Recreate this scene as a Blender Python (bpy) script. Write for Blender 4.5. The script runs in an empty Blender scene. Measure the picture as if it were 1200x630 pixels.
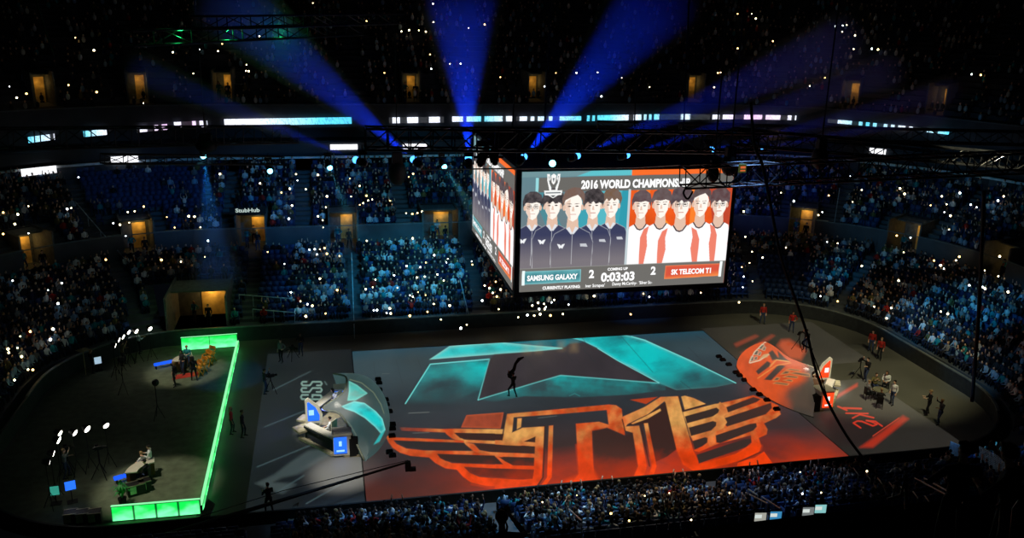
import bpy, bmesh, math, random
import numpy as np
from mathutils import Vector, Matrix
random.seed(7); rng = np.random.default_rng(7)
PI = math.pi
C = bpy.context.scene.collection
sc = bpy.context.scene

# ------------------------------------------------------------------ camera
FOC, PIT, YAW, ROL = 1020.79, .2944, -.2155, .022
CAM = np.array([-1.385, -39.353, 24.977])
_cp, _sp, _cy, _sy = math.cos(PIT), math.sin(PIT), math.cos(YAW), math.sin(YAW)
FW = np.array([-_sy*_cp, _cy*_cp, -_sp]); _R = np.array([_cy, _sy, 0]); _U = np.cross(_R, FW)
RT = math.cos(ROL)*_R + math.sin(ROL)*_U; UP = -math.sin(ROL)*_R + math.cos(ROL)*_U
def ray(x, y): return FW + RT*(x-600)/FOC - UP*(y-315)/FOC
def atz(x, y, z=0.):
    d = ray(x, y); return CAM + d*(z-CAM[2])/d[2]
def aty(x, y, Y):
    d = ray(x, y); return CAM + d*(Y-CAM[1])/d[1]
def atx(x, y, X):
    d = ray(x, y); return CAM + d*(X-CAM[0])/d[0]
def proj(P):
    d = np.asarray(P, float)-CAM; z = d@FW
    return 600+FOC*(d@RT)/z, 315-FOC*(d@UP)/z, z
cd = bpy.data.cameras.new('camera'); cam = bpy.data.objects.new('camera', cd); C.objects.link(cam)
cd.sensor_width = 36; cd.lens = FOC/1200*36; cd.clip_start = .1; cd.clip_end = 500
M = Matrix(((RT[0], UP[0], -FW[0], CAM[0]), (RT[1], UP[1], -FW[1], CAM[1]), (RT[2], UP[2], -FW[2], CAM[2]), (0, 0, 0, 1)))
cam.matrix_world = M; sc.camera = cam
sc.view_settings.view_transform = 'Standard'; sc.view_settings.look = 'None'
sc.view_settings.gamma = 1; sc.view_settings.use_curve_mapping = False; sc.view_settings.exposure = 0
sc.cycles.max_bounces = 4; sc.cycles.diffuse_bounces = 2; sc.cycles.glossy_bounces = 2
sc.cycles.volume_bounces = 0; sc.cycles.transparent_max_bounces = 12
sc.cycles.use_denoising = True; sc.cycles.caustics_reflective = False; sc.cycles.caustics_refractive = False
sc.cycles.sample_clamp_indirect = 3

def lin(c):
    c = np.asarray(c, float)/255.
    return np.where(c <= .04045, c/12.92, ((c+.055)/1.055)**2.4)

# ------------------------------------------------------------------ materials
def nodes(m):
    m.use_nodes = True; nt = m.node_tree; nt.nodes.clear()
    out = nt.nodes.new('ShaderNodeOutputMaterial'); return nt, out
_mc = {}
def mat(name, rgb, rough=.7, metal=0., noise=.25, scale=3., emit=None, es=1., spec=.3):
    """diffuse-ish surface with a soft procedural variation of its own colour"""
    if name in _mc: return _mc[name]
    m = bpy.data.materials.new(name); nt, out = nodes(m)
    b = nt.nodes.new('ShaderNodeBsdfPrincipled'); nt.links.new(b.outputs[0], out.inputs[0])
    b.inputs['Roughness'].default_value = rough; b.inputs['Metallic'].default_value = metal
    b.inputs['Specular IOR Level'].default_value = spec
    c = lin(rgb)
    tc = nt.nodes.new('ShaderNodeTexCoord'); nz = nt.nodes.new('ShaderNodeTexNoise'); nz.inputs['Scale'].default_value = scale
    nt.links.new(tc.outputs['Object'], nz.inputs['Vector'])
    r = nt.nodes.new('ShaderNodeValToRGB'); nt.links.new(nz.outputs['Fac'], r.inputs[0])
    r.color_ramp.elements[0].position = .3; r.color_ramp.elements[1].position = .7
    r.color_ramp.elements[0].color = (*(c*(1-noise)), 1); r.color_ramp.elements[1].color = (*np.minimum(c*(1+noise), 1), 1)
    nt.links.new(r.outputs[0], b.inputs['Base Color'])
    if emit is not None:
        b.inputs['Emission Color'].default_value = (*lin(emit), 1); b.inputs['Emission Strength'].default_value = es
    _mc[name] = m; return m
def glow(name, rgb, s=1., sample=False):
    if name in _mc: return _mc[name]
    m = bpy.data.materials.new(name); nt, out = nodes(m)
    e = nt.nodes.new('ShaderNodeEmission'); e.inputs[0].default_value = (*lin(rgb), 1); e.inputs[1].default_value = s
    nt.links.new(e.outputs[0], out.inputs[0])
    if not sample: m.cycles.emission_sampling = 'NONE'
    _mc[name] = m; return m
def vcol_emit(name, s=1., rough=.5, base=.02, spec=.3):
    if name in _mc: return _mc[name]
    m = bpy.data.materials.new(name); nt, out = nodes(m)
    b = nt.nodes.new('ShaderNodeBsdfPrincipled'); nt.links.new(b.outputs[0], out.inputs[0])
    b.inputs['Base Color'].default_value = (base, base, base, 1); b.inputs['Roughness'].default_value = rough
    b.inputs['Specular IOR Level'].default_value = spec
    a = nt.nodes.new('ShaderNodeVertexColor'); a.layer_name = 'art'
    nt.links.new(a.outputs[0], b.inputs['Emission Color']); b.inputs['Emission Strength'].default_value = s
    m.cycles.emission_sampling = 'NONE'
    _mc[name] = m; return m
def vcol_diff(name):
    if name in _mc: return _mc[name]
    m = bpy.data.materials.new(name); nt, out = nodes(m)
    b = nt.nodes.new('ShaderNodeBsdfPrincipled'); nt.links.new(b.outputs[0], out.inputs[0])
    b.inputs['Roughness'].default_value = .8; b.inputs['Specular IOR Level'].default_value = .2
    a = nt.nodes.new('ShaderNodeVertexColor'); a.layer_name = 'art'; nt.links.new(a.outputs[0], b.inputs['Base Color'])
    _mc[name] = m; return m

# ------------------------------------------------------------------ mesh helpers
class MB:
    def __init__(s): s.v = []; s.f = []; s.mi = []; s.m = 0
    def add(s, v, f, m=None):
        n = len(s.v); s.v += [tuple(map(float, p)) for p in v]; s.f += [tuple(i+n for i in q) for q in f]; s.mi += [s.m if m is None else m]*len(f); return s
    def box(s, c, d, rz=0, m=None, ax=None):
        c = np.array(c, float); h = np.array(d, float)/2
        X = np.array([math.cos(rz), math.sin(rz), 0]); Y = np.array([-math.sin(rz), math.cos(rz), 0]); Z = np.array([0, 0, 1.])
        if ax is not None: X, Y, Z = [np.array(a, float) for a in ax]
        v = [c+X*h[0]*a+Y*h[1]*b+Z*h[2]*g for g in (-1, 1) for a, b in ((-1, -1), (1, -1), (1, 1), (-1, 1))]
        return s.add(v, [(3, 2, 1, 0), (4, 5, 6, 7), (0, 1, 5, 4), (1, 2, 6, 5), (2, 3, 7, 6), (3, 0, 4, 7)], m)
    def tube(s, pts, r, n=6, m=None, cap=True):
        pts = [np.array(p, float) for p in pts]; rs = r if hasattr(r, '__len__') else [r]*len(pts); v = []; f = []
        prev = None
        for i, p in enumerate(pts):
            t = pts[min(i+1, len(pts)-1)]-pts[max(i-1, 0)]; t = t/(np.linalg.norm(t)+1e-9)
            a = prev if prev is not None else (np.array([0, 0, 1.]) if abs(t[2]) < .9 else np.array([1., 0, 0]))
            a = a-t*(a@t); a /= np.linalg.norm(a); prev = a; b = np.cross(t, a)
            v += [p+rs[i]*(a*math.cos(2*PI*k/n)+b*math.sin(2*PI*k/n)) for k in range(n)]
        for i in range(len(pts)-1):
            f += [(i*n+k, i*n+(k+1) % n, (i+1)*n+(k+1) % n, (i+1)*n+k) for k in range(n)]
        if cap: f += [tuple(range(n))[::-1], tuple((len(pts)-1)*n+k for k in range(n))]
        return s.add(v, f, m)
    def ell(s, c, r, nu=10, nv=7, m=None, ax=None):
        c = np.array(c, float); r = np.array(r if hasattr(r, '__len__') else [r]*3, float); v = []; f = []
        A = np.eye(3) if ax is None else np.array(ax, float)
        for j in range(1, nv):
            th = PI*j/nv
            for i in range(nu):
                ph = 2*PI*i/nu; q = np.array([math.sin(th)*math.cos(ph), math.sin(th)*math.sin(ph), math.cos(th)])*r
                v.append(c+q@A)
        v += [c+np.array([0, 0, r[2]])@A, c-np.array([0, 0, r[2]])@A]; a, b = len(v)-2, len(v)-1
        for j in range(nv-2): f += [(j*nu+i, (j+1)*nu+i, (j+1)*nu+(i+1) % nu, j*nu+(i+1) % nu) for i in range(nu)]
        f += [(a, i, (i+1) % nu) for i in range(nu)] + [(b, (nv-2)*nu+(i+1) % nu, (nv-2)*nu+i) for i in range(nu)]
        return s.add(v, f, m)
    def prism(s, poly, z0, z1, m=None):
        n = len(poly); v = [(x, y, z0) for x, y in poly]+[(x, y, z1) for x, y in poly]
        return s.add(v, [tuple(range(n))[::-1], tuple(range(n, 2*n))]+[(i, (i+1) % n, n+(i+1) % n, n+i) for i in range(n)], m)
    def mesh(s, name, mats):
        me = bpy.data.meshes.new(name); me.from_pydata(s.v, [], s.f)
        for m in (mats if isinstance(mats, (list, tuple)) else [mats]): me.materials.append(m)
        if any(s.mi): me.polygons.foreach_set('material_index', s.mi)
        return me
    def build(s, name, mats, parent=None, smooth=False, bevel=0):
        me = s.mesh(name, mats)
        if smooth: me.polygons.foreach_set('use_smooth', [True]*len(me.polygons))
        o = link(name, me, parent)
        if bevel:
            b = o.modifiers.new('b', 'BEVEL'); b.width = bevel; b.segments = 2
        return o
def link(name, data, parent=None):
    o = bpy.data.objects.new(name, data); C.objects.link(o)
    if parent is not None: o.parent = parent
    return o
def tag(o, label, cat, group=None, kind=None):
    if label: o['label'] = label
    if cat: o['category'] = cat
    if group: o['group'] = group
    if kind: o['kind'] = kind
    return o
def thing(name, label, cat, loc=(0, 0, 0), rz=0, group=None):
    o = link(name, None); o.location = tuple(map(float, loc)); o.rotation_euler = (0, 0, rz)
    return tag(o, label, cat, group)
def struct(name, mb, m, **k):
    o = mb.build(name, m, **k); o['kind'] = 'structure'; return o
def dup(root, loc, rz, label=None, group=None):
    r = root.copy(); C.objects.link(r); r.location = tuple(map(float, loc)); r.rotation_euler = (0, 0, rz)
    if label: r['label'] = label
    if group: r['group'] = group
    for ch in list(root.children):
        c = ch.copy(); C.objects.link(c); c.parent = r
        for g in list(ch.children):
            d = g.copy(); C.objects.link(d); d.parent = c
    return r
def grid_mesh(name, V, col, m):
    """V: (h,w,3) vertices, col: (h,w,3) linear colours"""
    h, w = V.shape[:2]; me = bpy.data.meshes.new(name)
    me.vertices.add(h*w); me.vertices.foreach_set('co', V.astype(np.float32).ravel())
    idx = np.arange(h*w).reshape(h, w)
    q = np.stack([idx[:-1, :-1], idx[:-1, 1:], idx[1:, 1:], idx[1:, :-1]], -1).reshape(-1)
    n = len(q)//4; me.loops.add(len(q)); me.loops.foreach_set('vertex_index', q.astype(np.int32))
    me.polygons.add(n); me.polygons.foreach_set('loop_start', np.arange(0, 4*n, 4, dtype=np.int32))
    me.update(calc_edges=True)
    a = me.color_attributes.new('art', 'FLOAT_COLOR', 'POINT')
    cc = np.ones((h*w, 4), np.float32); cc[:, :3] = np.clip(col.reshape(-1, 3), 0, None); a.data.foreach_set('color', cc.ravel())
    me.materials.append(m); me.update(); return me

# ------------------------------------------------------------------ the bowl
HX, HY, R0, CX, CY = 22., 4.5, 8.5, 10.5, 12.5
ARC = R0*PI/2; SEG = [44, ARC, 9, ARC, 44, ARC, 9, ARC]; CUM = np.cumsum([0]+SEG); TT = CUM[-1]
def P2(t, d):
    t = t % TT; k = int(np.searchsorted(CUM, t, 'right')-1); k = min(k, 7); u = t-CUM[k]; r = R0+d
    if k == 0: return np.array([CX-HX+u, CY-HY-r]), np.array([0, -1.])
    if k == 2: return np.array([CX+HX+r, CY-HY+u]), np.array([1., 0])
    if k == 4: return np.array([CX+HX-u, CY+HY+r]), np.array([0, 1.])
    if k == 6: return np.array([CX-HX-r, CY+HY-u]), np.array([-1., 0])
    c = {1: (CX+HX, CY-HY, -PI/2), 3: (CX+HX, CY+HY, 0), 5: (CX-HX, CY+HY, PI/2), 7: (CX-HX, CY-HY, PI)}[k]
    a = c[2]+u/R0; n = np.array([math.cos(a), math.sin(a)]); return np.array(c[:2])+n*r, n
def P3(t, d, z): p, n = P2(t, d); return np.array([p[0], p[1], z])
def td(x, y):
    qx, qy = x-CX, y-CY; ex, ey = abs(qx)-HX, abs(qy)-HY
    if ex > 0 and ey > 0:
        d = math.hypot(ex, ey)-R0
        c = (math.copysign(HX, qx), math.copysign(HY, qy)); a = math.atan2(qy-c[1], qx-c[0])
        k, a0 = {(1, -1): (1, -PI/2), (1, 1): (3, 0), (-1, 1): (5, PI/2), (-1, -1): (7, -PI)}[(int(math.copysign(1, qx)), int(math.copysign(1, qy)))]
        return CUM[k]+(a-a0)*R0, d
    if ey-0 >= ex:
        return ((x-(CX-HX)) if qy < 0 else CUM[4]+(CX+HX-x)), ey-R0
    return ((CUM[2]+y-(CY-HY)) if qx > 0 else CUM[6]+(CY+HY-y)), ex-R0
LOW_N, PRE_N, UP_N = 13, 14, 28
TL_, TP_ = .68, .7
def zlow(i): return .9+.25*i
PRE_D0, PRE_Z0 = 11., 5.3
def zpre(i): return PRE_Z0+.283*(i+1)
UP_D0, UP_Z0 = 21.0, 14.6
def zup(i): return UP_Z0+.5*(i+1)
prof_low = [(0.9, 0), (0.9, .9)]
for i in range(LOW_N): prof_low += [(1.0+TL_*(i+1), zlow(i)), (1.0+TL_*(i+1), zlow(i+1) if i < LOW_N-1 else zlow(i))]
prof_low += [(PRE_D0, zlow(LOW_N-1))]
prof_pre = [(PRE_D0, zlow(LOW_N-1)), (PRE_D0, PRE_Z0+.75), (PRE_D0+.15, PRE_Z0+.75), (PRE_D0+.15, zpre(0))]
for i in range(PRE_N): prof_pre += [(PRE_D0+.15+TP_*(i+1), zpre(i)), (PRE_D0+.15+TP_*(i+1), zpre(i+1) if i < PRE_N-1 else zpre(i)+1.1)]
DB = PRE_D0+.15+TP_*PRE_N     # back wall of the premier level
ZB = zpre(PRE_N-1)+1.1
prof_up = [(UP_D0-.6, UP_Z0-1.2), (UP_D0-.6, UP_Z0+.9), (UP_D0-.45, UP_Z0+.9), (UP_D0-.45, zup(0))]
for i in range(UP_N): prof_up += [(UP_D0-.45+.85*(i+1), zup(i)), (UP_D0-.45+.85*(i+1), zup(i+1))]
def surf(x, y):
    t, d = td(x, y)
    if d < .9: return 0
    if d < PRE_D0: return min(zlow(0)+.25*(d-1)/TL_, zlow(LOW_N-1))
    if d < DB: return PRE_Z0+.283+.283*(d-PRE_D0-.15)/TP_
    return UP_Z0+.5+.5*(d-UP_D0+.45)/.85 if d > UP_D0 else 12.
def hit(px, py, lift=0.):
    d = ray(px, py); s = 30.
    while s < 130:
        p = CAM+d*s
        if p[2]-lift <= surf(p[0], p[1]): return p
        s += .1
    return CAM+d*s
def hitwall(px, py, D):
    d = ray(px, py); s = 130.
    while s > 20:
        p = CAM+d*s
        if td(p[0], p[1])[1] <= D: return td(p[0], p[1])[0], p[2]
        s -= .05
    return None

# portals: (t, d0, depth, z0, height, width, warm)
portals = []
def add_portal(px, py, level, w=2.6, warm=1.):
    if level == 'pre': D = PRE_D0
    elif level == 'up': D = UP_D0+3.
    else: D = 4.
    t, z = hitwall(px, py, D)
    portals.append((t, level, w, warm, px))
for p in ((295, 285), (403, 280), (517, 280, 3.4), (938, 275), (1056, 290, 3.), (1160, 335), (50, 330), (165, 300)): add_portal(p[0], p[1], 'pre', p[2] if len(p) > 2 else 2.6)
for px in (45, 160, 262, 480, 625, 812, 1000, 1107): add_portal(px, 92, 'up', 1.9)
add_portal(238, 375, 'low', 4.5)
PD = {'pre': (PRE_D0, PRE_D0+3.9, zlow(LOW_N-1), 2.9), 'up': (UP_D0+1.25, UP_D0+4.65, zup(1), 2.6), 'low': (.9, 6.6, 0., 3.)}
def in_portal(t, d, level):
    f = (R0+d)/R0
    for (pt, lv, w, wm, px) in portals:
        if lv != level: continue
        k = int(np.searchsorted(CUM, pt % TT, 'right')-1)
        ww = w/2/(f if k % 2 else 1)
        if abs(t-pt) < ww+1e-6 and PD[lv][0]-.01 <= d <= PD[lv][1]+.01: return True
    return False
def tsamples(t0, t1, level, dmid):
    ts = set(np.arange(t0, t1, 1.1).tolist()+[t1])
    for c in CUM:
        if t0 < c < t1: ts.add(float(c))
    for (pt, lv, w, wm, px) in portals:
        if lv == level:
            k = int(np.searchsorted(CUM, pt % TT, 'right')-1); ww = w/2/((R0+dmid)/R0 if k % 2 else 1)
            ts = {x for x in ts if abs(x-pt) > ww+.15}; ts |= {pt-ww, pt+ww}
    return sorted(ts)
def sweep(name, prof, ts, level, m, seatmat=None):
    mb = MB(); n = len(prof)
    for t in ts: mb.v += [tuple(P3(t, d, z)) for d, z in prof]
    for j in range(len(ts)-1):
        tm = (ts[j]+ts[j+1])/2
        for i in range(n-1):
            dm = (prof[i][0]+prof[i+1][0])/2
            if in_portal(tm, dm, level): continue
            mb.f.append((j*n+i, j*n+i+1, (j+1)*n+i+1, (j+1)*n+i)); mb.mi.append(0)
    return struct(name, mb, m)
concrete = mat('stand_concrete', (78, 84, 90), .8, noise=.2, scale=.6)
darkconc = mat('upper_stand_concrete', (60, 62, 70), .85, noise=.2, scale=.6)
sweep('floor_lower_stand', prof_low, tsamples(0, TT, 'low', 4), 'low', concrete)
T0, T1 = 50., 149.
sweep('floor_middle_stand', prof_pre, tsamples(T0, T1, 'pre', 13), 'pre', concrete)
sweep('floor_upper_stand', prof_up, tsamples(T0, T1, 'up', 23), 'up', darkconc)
# suite level: facade between middle and upper stands, recessed storeys
ts = np.arange(T0, T1+.1, 1.)
suite = mat('suite_wall', (50, 54, 60), .7, noise=.3, scale=.5)
prof_s = [(DB, ZB-1.1), (DB, ZB), (DB+.2, ZB), (DB+.2, ZB-.6), (DB+2.4, ZB-.6), (DB+2.4, 11.9), (DB-.2, 11.9), (DB-.2, 10.95), (DB, 10.95), (DB, 12.05),
          (DB+2.4, 12.05), (DB+2.4, 14.1), (UP_D0-.6, 14.1)]
sweep('wall_suites', prof_s, list(ts), 'none', suite)
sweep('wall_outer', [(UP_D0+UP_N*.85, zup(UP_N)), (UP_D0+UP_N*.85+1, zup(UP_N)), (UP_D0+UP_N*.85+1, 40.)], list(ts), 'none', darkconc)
rail = mat('pale_handrail', (225, 240, 245), .5)
# roof far above
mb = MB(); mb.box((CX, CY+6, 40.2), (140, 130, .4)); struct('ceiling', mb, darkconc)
# arena floor
mb = MB(); poly = [tuple(P2(t, 7.)[0]) for t in np.arange(0, TT, 1.)]; mb.add([(x, y, 0) for x, y in poly], [tuple(range(len(poly)))])
floor = struct('floor', mb, mat('arena_floor', (98, 98, 90), .55, noise=.12, scale=.35))
# boards round the floor
barrier = mat('rink_barrier', (44, 48, 50), .6)
b = sweep('wall_barrier', [(0, 0), (0, 1.1), (.12, 1.1), (.12, 0)], tsamples(0, TT, 'low', 0) , 'none', barrier)
capm = mat('barrier_cap', (105, 112, 110), .5)
sweep('trim_1', [(-.03, 1.1), (-.03, 1.18), (.15, 1.18), (.15, 1.1)], [t for t in np.arange(52, 140, 1.)], 'none', capm)
# pale top rails along the middle stand
sweep('trim_2', [(PRE_D0-.04, PRE_Z0+.73), (PRE_D0-.04, PRE_Z0+.82), (PRE_D0+.2, PRE_Z0+.82), (PRE_D0+.2, PRE_Z0+.73)], [t for t in tsamples(T0, T1, 'pre', 13)], 'pre', mat('dim_rail', (90, 105, 110), .6))
sweep('trim_3', [(DB-.05, ZB), (DB-.05, ZB+.2), (DB+.25, ZB+.2), (DB+.25, ZB)], list(ts), 'none', rail)
sweep('trim_4', [(UP_D0-.65, UP_Z0+.9), (UP_D0-.65, UP_Z0+1.), (UP_D0-.4, UP_Z0+1.), (UP_D0-.4, UP_Z0+.9)], list(ts), 'none', mat('upper_rail', (80, 86, 92), .6))

# portals as lit passages
pw_wall = mat('passage_wall', (92, 96, 96), .8); warmwall = mat('lit_corridor_wall', (235, 190, 110), .8, noise=.35, scale=1.5)
names_p = {'pre': 'middle stand', 'up': 'upper stand', 'low': 'lower stand'}
for i, (pt, lv, w, wm, px) in enumerate(portals):
    d0, d1, z0, h = PD[lv]; p, n = P2(pt, d0); rz = math.atan2(n[1], n[0])
    L = d1-d0
    o = thing('stand_entrance', None, 'entrance', (p[0], p[1], z0), rz, 'lit entrances in the stands')
    mb = MB()
    hs = h+.35
    for s in (-1, 1): mb.box((L/2, s*(w/2-.06), hs/2), (L, .14, hs))
    mb.box((L/2, 0, -.05), (L, w, .1)); mb.box((L-.05, 0, h/2), (.1, w, h+.0))
    mb.build('passage_walls', pw_wall, o)
    mb = MB(); mb.box((L*.62+.35, 0, h+.05), (L*.5, w, .12)); mb.build('lintel_slab', pw_wall, o)
    mb = MB(); mb.box((L-.13, -w*.14, 1.15), (.04, w*.42, 2.25)); mb.build('corridor_back', warmwall, o)
    ld = bpy.data.lights.new('entrance_lamp', 'POINT'); ld.energy = {'pre': 16, 'up': 7, 'low': 45}[lv]*wm; ld.color = (1, .6, .18); ld.shadow_soft_size = .15
    lo = link('entrance_lamp', ld, o); lo.location = (L-.75, -w*.12, h-.75)
    o['label'] = {295: 'orange lit entrance with a sponsor panel in the left corner of the middle stand', 403: 'narrow orange doorway in the middle stand above the lower crowd', 517: 'wide entrance with pale walls in the middle stand beside the scoreboard',
        938: 'tall entrance with yellow door light just right of the scoreboard', 1056: 'wide entrance with pale walls in the right corner stand', 1160: 'rounded orange entrance at the right end of the middle stand',
        50: 'dim brown entrance at the far left of the middle stand', 165: 'dark entrance cut with a sloping side wall in the left middle stand', 45: 'orange doorway in the upper stand at the far left', 160: 'orange doorway in the upper stand over the left corner',
        262: 'orange doorway in the upper stand with people standing in it, left of centre', 480: 'golden doorway in the upper stand straight behind the lighting truss', 625: 'small orange doorway in the upper stand above the scoreboard, the left one',
        812: 'small orange doorway in the upper stand above the scoreboard, the right one', 1000: 'pale orange doorway in the upper stand right of the scoreboard', 1107: 'faint doorway in the upper stand near the right end', 238: 'wide floor tunnel with yellow green light behind the green stage'}[px]

# ------------------------------------------------------------------ painter: vertex colours of a fine screen, or of projector light painted on a surface
class Paint:
    def __init__(s, X, Y, base):
        s.X = X; s.Y = Y; s.c = np.zeros(X.shape+(3,)); s.c[:] = lin(base) if not callable(base) else base(X, Y)
    def _bb(s, P, pad):
        x0, y0 = P.min(0)-pad; x1, y1 = P.max(0)+pad
        return np.nonzero((s.X >= x0) & (s.X <= x1) & (s.Y >= y0) & (s.Y <= y1))
    def inside(s, P, X, Y):
        r = np.zeros(X.shape, bool); n = len(P)
        for i in range(n):
            (xa, ya), (xb, yb) = P[i], P[(i+1) % n]
            if ya == yb: continue
            c = (ya > Y) != (yb > Y); r ^= c & (X < (xb-xa)*(Y-ya)/(yb-ya)+xa)
        return r
    def dist(s, P, X, Y, closed=True):
        d = np.full(X.shape, 1e9); n = len(P)
        for i in range(n if closed else n-1):
            a = P[i]; b = P[(i+1) % n]; e = b-a; L = (e@e)+1e-9
            t = np.clip(((X-a[0])*e[0]+(Y-a[1])*e[1])/L, 0, 1); d = np.minimum(d, np.hypot(X-a[0]-t*e[0], Y-a[1]-t*e[1]))
        return d
    def poly(s, P, col, a=1., edge=None, ew=1.5, fade=None, soft=.5):
        """col: rgb or f(X,Y)->linear; edge: rgb of a bright rim; fade(X,Y)->alpha"""
        P = np.array(P, float); I = s._bb(P, soft+1); X, Y = s.X[I], s.Y[I]
        if not len(X): return
        ins = s.inside(P, X, Y); d = s.dist(P, X, Y); sd = np.where(ins, d, -d)
        al = np.clip(sd/soft*.5+.5, 0, 1)*a
        if fade is not None: al = al*fade(X, Y)
        k = col(X, Y) if callable(col) else np.broadcast_to(lin(col), X.shape+(3,))
        if edge is not None:
            g = np.exp(-np.abs(d)/ew)[..., None]; k = k*(1-g)+lin(edge)*g
        s.c[I] = s.c[I]*(1-al[..., None])+k*al[..., None]
    def line(s, P, w, col, a=1., closed=False, soft=.5, fade=None, add=False):
        P = np.array(P, float); I = s._bb(P, w+2); X, Y = s.X[I], s.Y[I]
        if not len(X): return
        d = s.dist(P, X, Y, closed); al = np.clip((w/2-d)/soft+.5, 0, 1)*a
        if fade is not None: al = al*fade(X, Y)
        k = col(X, Y) if callable(col) else np.broadcast_to(lin(col), X.shape+(3,))
        s.c[I] = s.c[I]*(1-al[..., None])+k*al[..., None]
    def ell(s, cx, cy, rx, ry, col, a=1., rot=0):
        th = np.linspace(0, 2*PI, 20, endpoint=False); c, q = math.cos(rot), math.sin(rot)
        s.poly([(cx+rx*math.cos(t)*c-ry*math.sin(t)*q, cy+rx*math.cos(t)*q+ry*math.sin(t)*c) for t in th], col, a)
_ph = rng.uniform(0, 2*PI, (40, 2)); 
def fbm(X, Y, sc_=40., seed=0, oct_=5):
    r = np.random.default_rng(100+seed); v = np.zeros(X.shape); a = 1.; k = 1/sc_
    for o in range(oct_):
        for j in range(3):
            th = r.uniform(0, 2*PI); p = r.uniform(0, 2*PI, 2); w = r.uniform(.6, 1.4)
            v += a*np.sin((X*math.cos(th)+Y*math.sin(th))*k*w*2+p[0]+1.3*np.sin((Y*math.cos(th)-X*math.sin(th))*k*w*1.7+p[1]))/3
        a *= .55; k *= 2.
    return v   # about -1..1
def mixc(a, b, t): t = np.clip(t, 0, 1)[..., None]; return a*(1-t)+b*t

# ------------------------------------------------------------------ stage floor, projector light painted as emissive vertex colours
GX, GY = 760, 600
xs = np.linspace(0, 28, GX); ys = np.linspace(0, 21.99, GY)
WX, WY = np.meshgrid(xs, ys); V = np.stack([WX, WY, np.full_like(WX, .03)], -1)
def projA(V):
    d = V-CAM; z = d@FW; return 600+FOC*(d@RT)/z, 315-FOC*(d@UP)/z
PX, PY = projA(V)
def floor_base(X, Y):
    wx, wy = WX/28, WY/22
    top = lin((52, 70, 76)); mid = lin((50, 50, 54)); low = lin((80, 40, 28)); red = lin((205, 52, 12))
    c = mixc(top*np.ones(X.shape+(3,)), mid*np.ones(X.shape+(3,)), (1-wy-.15)*2.2)
    c = mixc(c, low*np.ones(X.shape+(3,)), (.42-wy)*2.2*(.75+.25*fbm(WX, WY, 3., 3)))
    r = np.exp(-np.clip(np.abs(WX-16.5)-6.5, 0, 99)**2/22.)*.98+.1
    c = mixc(c, red*np.ones(X.shape+(3,)), np.clip((.24-wy)*4.6, 0, 1)*r*(.85+.45*fbm(WX, WY, 2.2, 4)))
    c = c*(1+.16*fbm(WX*1., WY*1., 3.5, 8))[..., None]
    # teal back edge
    c = mixc(c, lin((22, 70, 88))*np.ones(X.shape+(3,)), np.clip((wy-.9)*9, 0, 1)*.8)
    return c
fp = Paint(PX, PY, floor_base)
def Z(k, *pts):
    ox, oy, s = {1: (440, 470, 5.25), 2: (580, 460, 5.25), 3: (720, 450, 4.848), 4: (400, 380, 5.725), 5: (580, 380, 5.725), 6: (740, 380, 5.725), 7: (860, 385, 6.63), 8: (340, 430, 5.73), 9: (280, 440, 3.9375)}[k]
    return [(ox+a/s, oy+b/s) for a, b in pts]
teal = lin((14, 196, 196)); tealm = lin((22, 150, 155)); teald = lin((36, 84, 90))
def tealf(seed=1, lo=teald, hi=teal, sc_=30, b=0.):
    return lambda X, Y: mixc(lo*np.ones(X.shape+(3,)), hi*np.ones(X.shape+(3,)), .5+b+.6*fbm(X, Y*1.8, sc_, seed))
RIM = (120, 225, 220)
fp.poly(Z(4, (590, 235), (725, 145), (1150, 108))+Z(5, (60, 120), (260, 140), (450, 155), (455, 163), (300, 178), (0, 200)), tealf(1, tealm, lin((40, 205, 205)), 26, .3), edge=(150, 215, 205), ew=1.6)
fp.poly(Z(5, (60, 118), (480, 85), (590, 118), (500, 160), (440, 150), (250, 138)), tealf(2, lin((14, 72, 90)), lin((16, 120, 130)), 20), a=.85)
fp.poly(Z(4, (597, 266), (995, 232), (918, 505), (870, 560), (360, 590), (430, 530)), tealf(3, lin((40, 80, 86)), teal, 34, .02), fade=lambda X, Y: np.clip((474-Y)/44, 0, 1)*np.clip(.45+np.abs(X-520)/90, 0, 1))
fp.line(Z(4, (430, 530), (597, 266), (995, 232), (918, 505)), 1.3, RIM, .85)
# right arm of the star
fp.poly(Z(5, (480, 85), (820, 58))+Z(6, (0, 80), (90, 105), (390, 240), (700, 392), (560, 420), (300, 440), (190, 395), (0, 285))+Z(5, (820, 245), (690, 160), (590, 110)), tealf(5, lin((26, 96, 106)), teal, 40, .3), edge=RIM, ew=1.,
        fade=lambda X, Y: np.clip((885-X)/120, 0, 1)**.8*np.clip((466-Y)/36, 0, 1))
fp.line(Z(6, (0, 80), (90, 105), (390, 240), (700, 392)), 1.2, RIM, .8)
# lower arm
fp.poly(Z(4, (918, 505), (1145, 440))+Z(5, (0, 470), (440, 340), (1100, 392), (1145, 400), (1145, 440), (900, 470), (560, 490), (200, 480), (0, 520)), tealf(6, lin((48, 84, 88)), lin((20, 175, 175)), 24, .15), fade=lambda X, Y: np.clip((472-Y-.02*(X-560))/32, 0, 1))
fp.line(Z(4, (918, 505))+Z(5, (0, 470), (440, 340), (1100, 392)), 1.4, RIM, .75)
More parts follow.
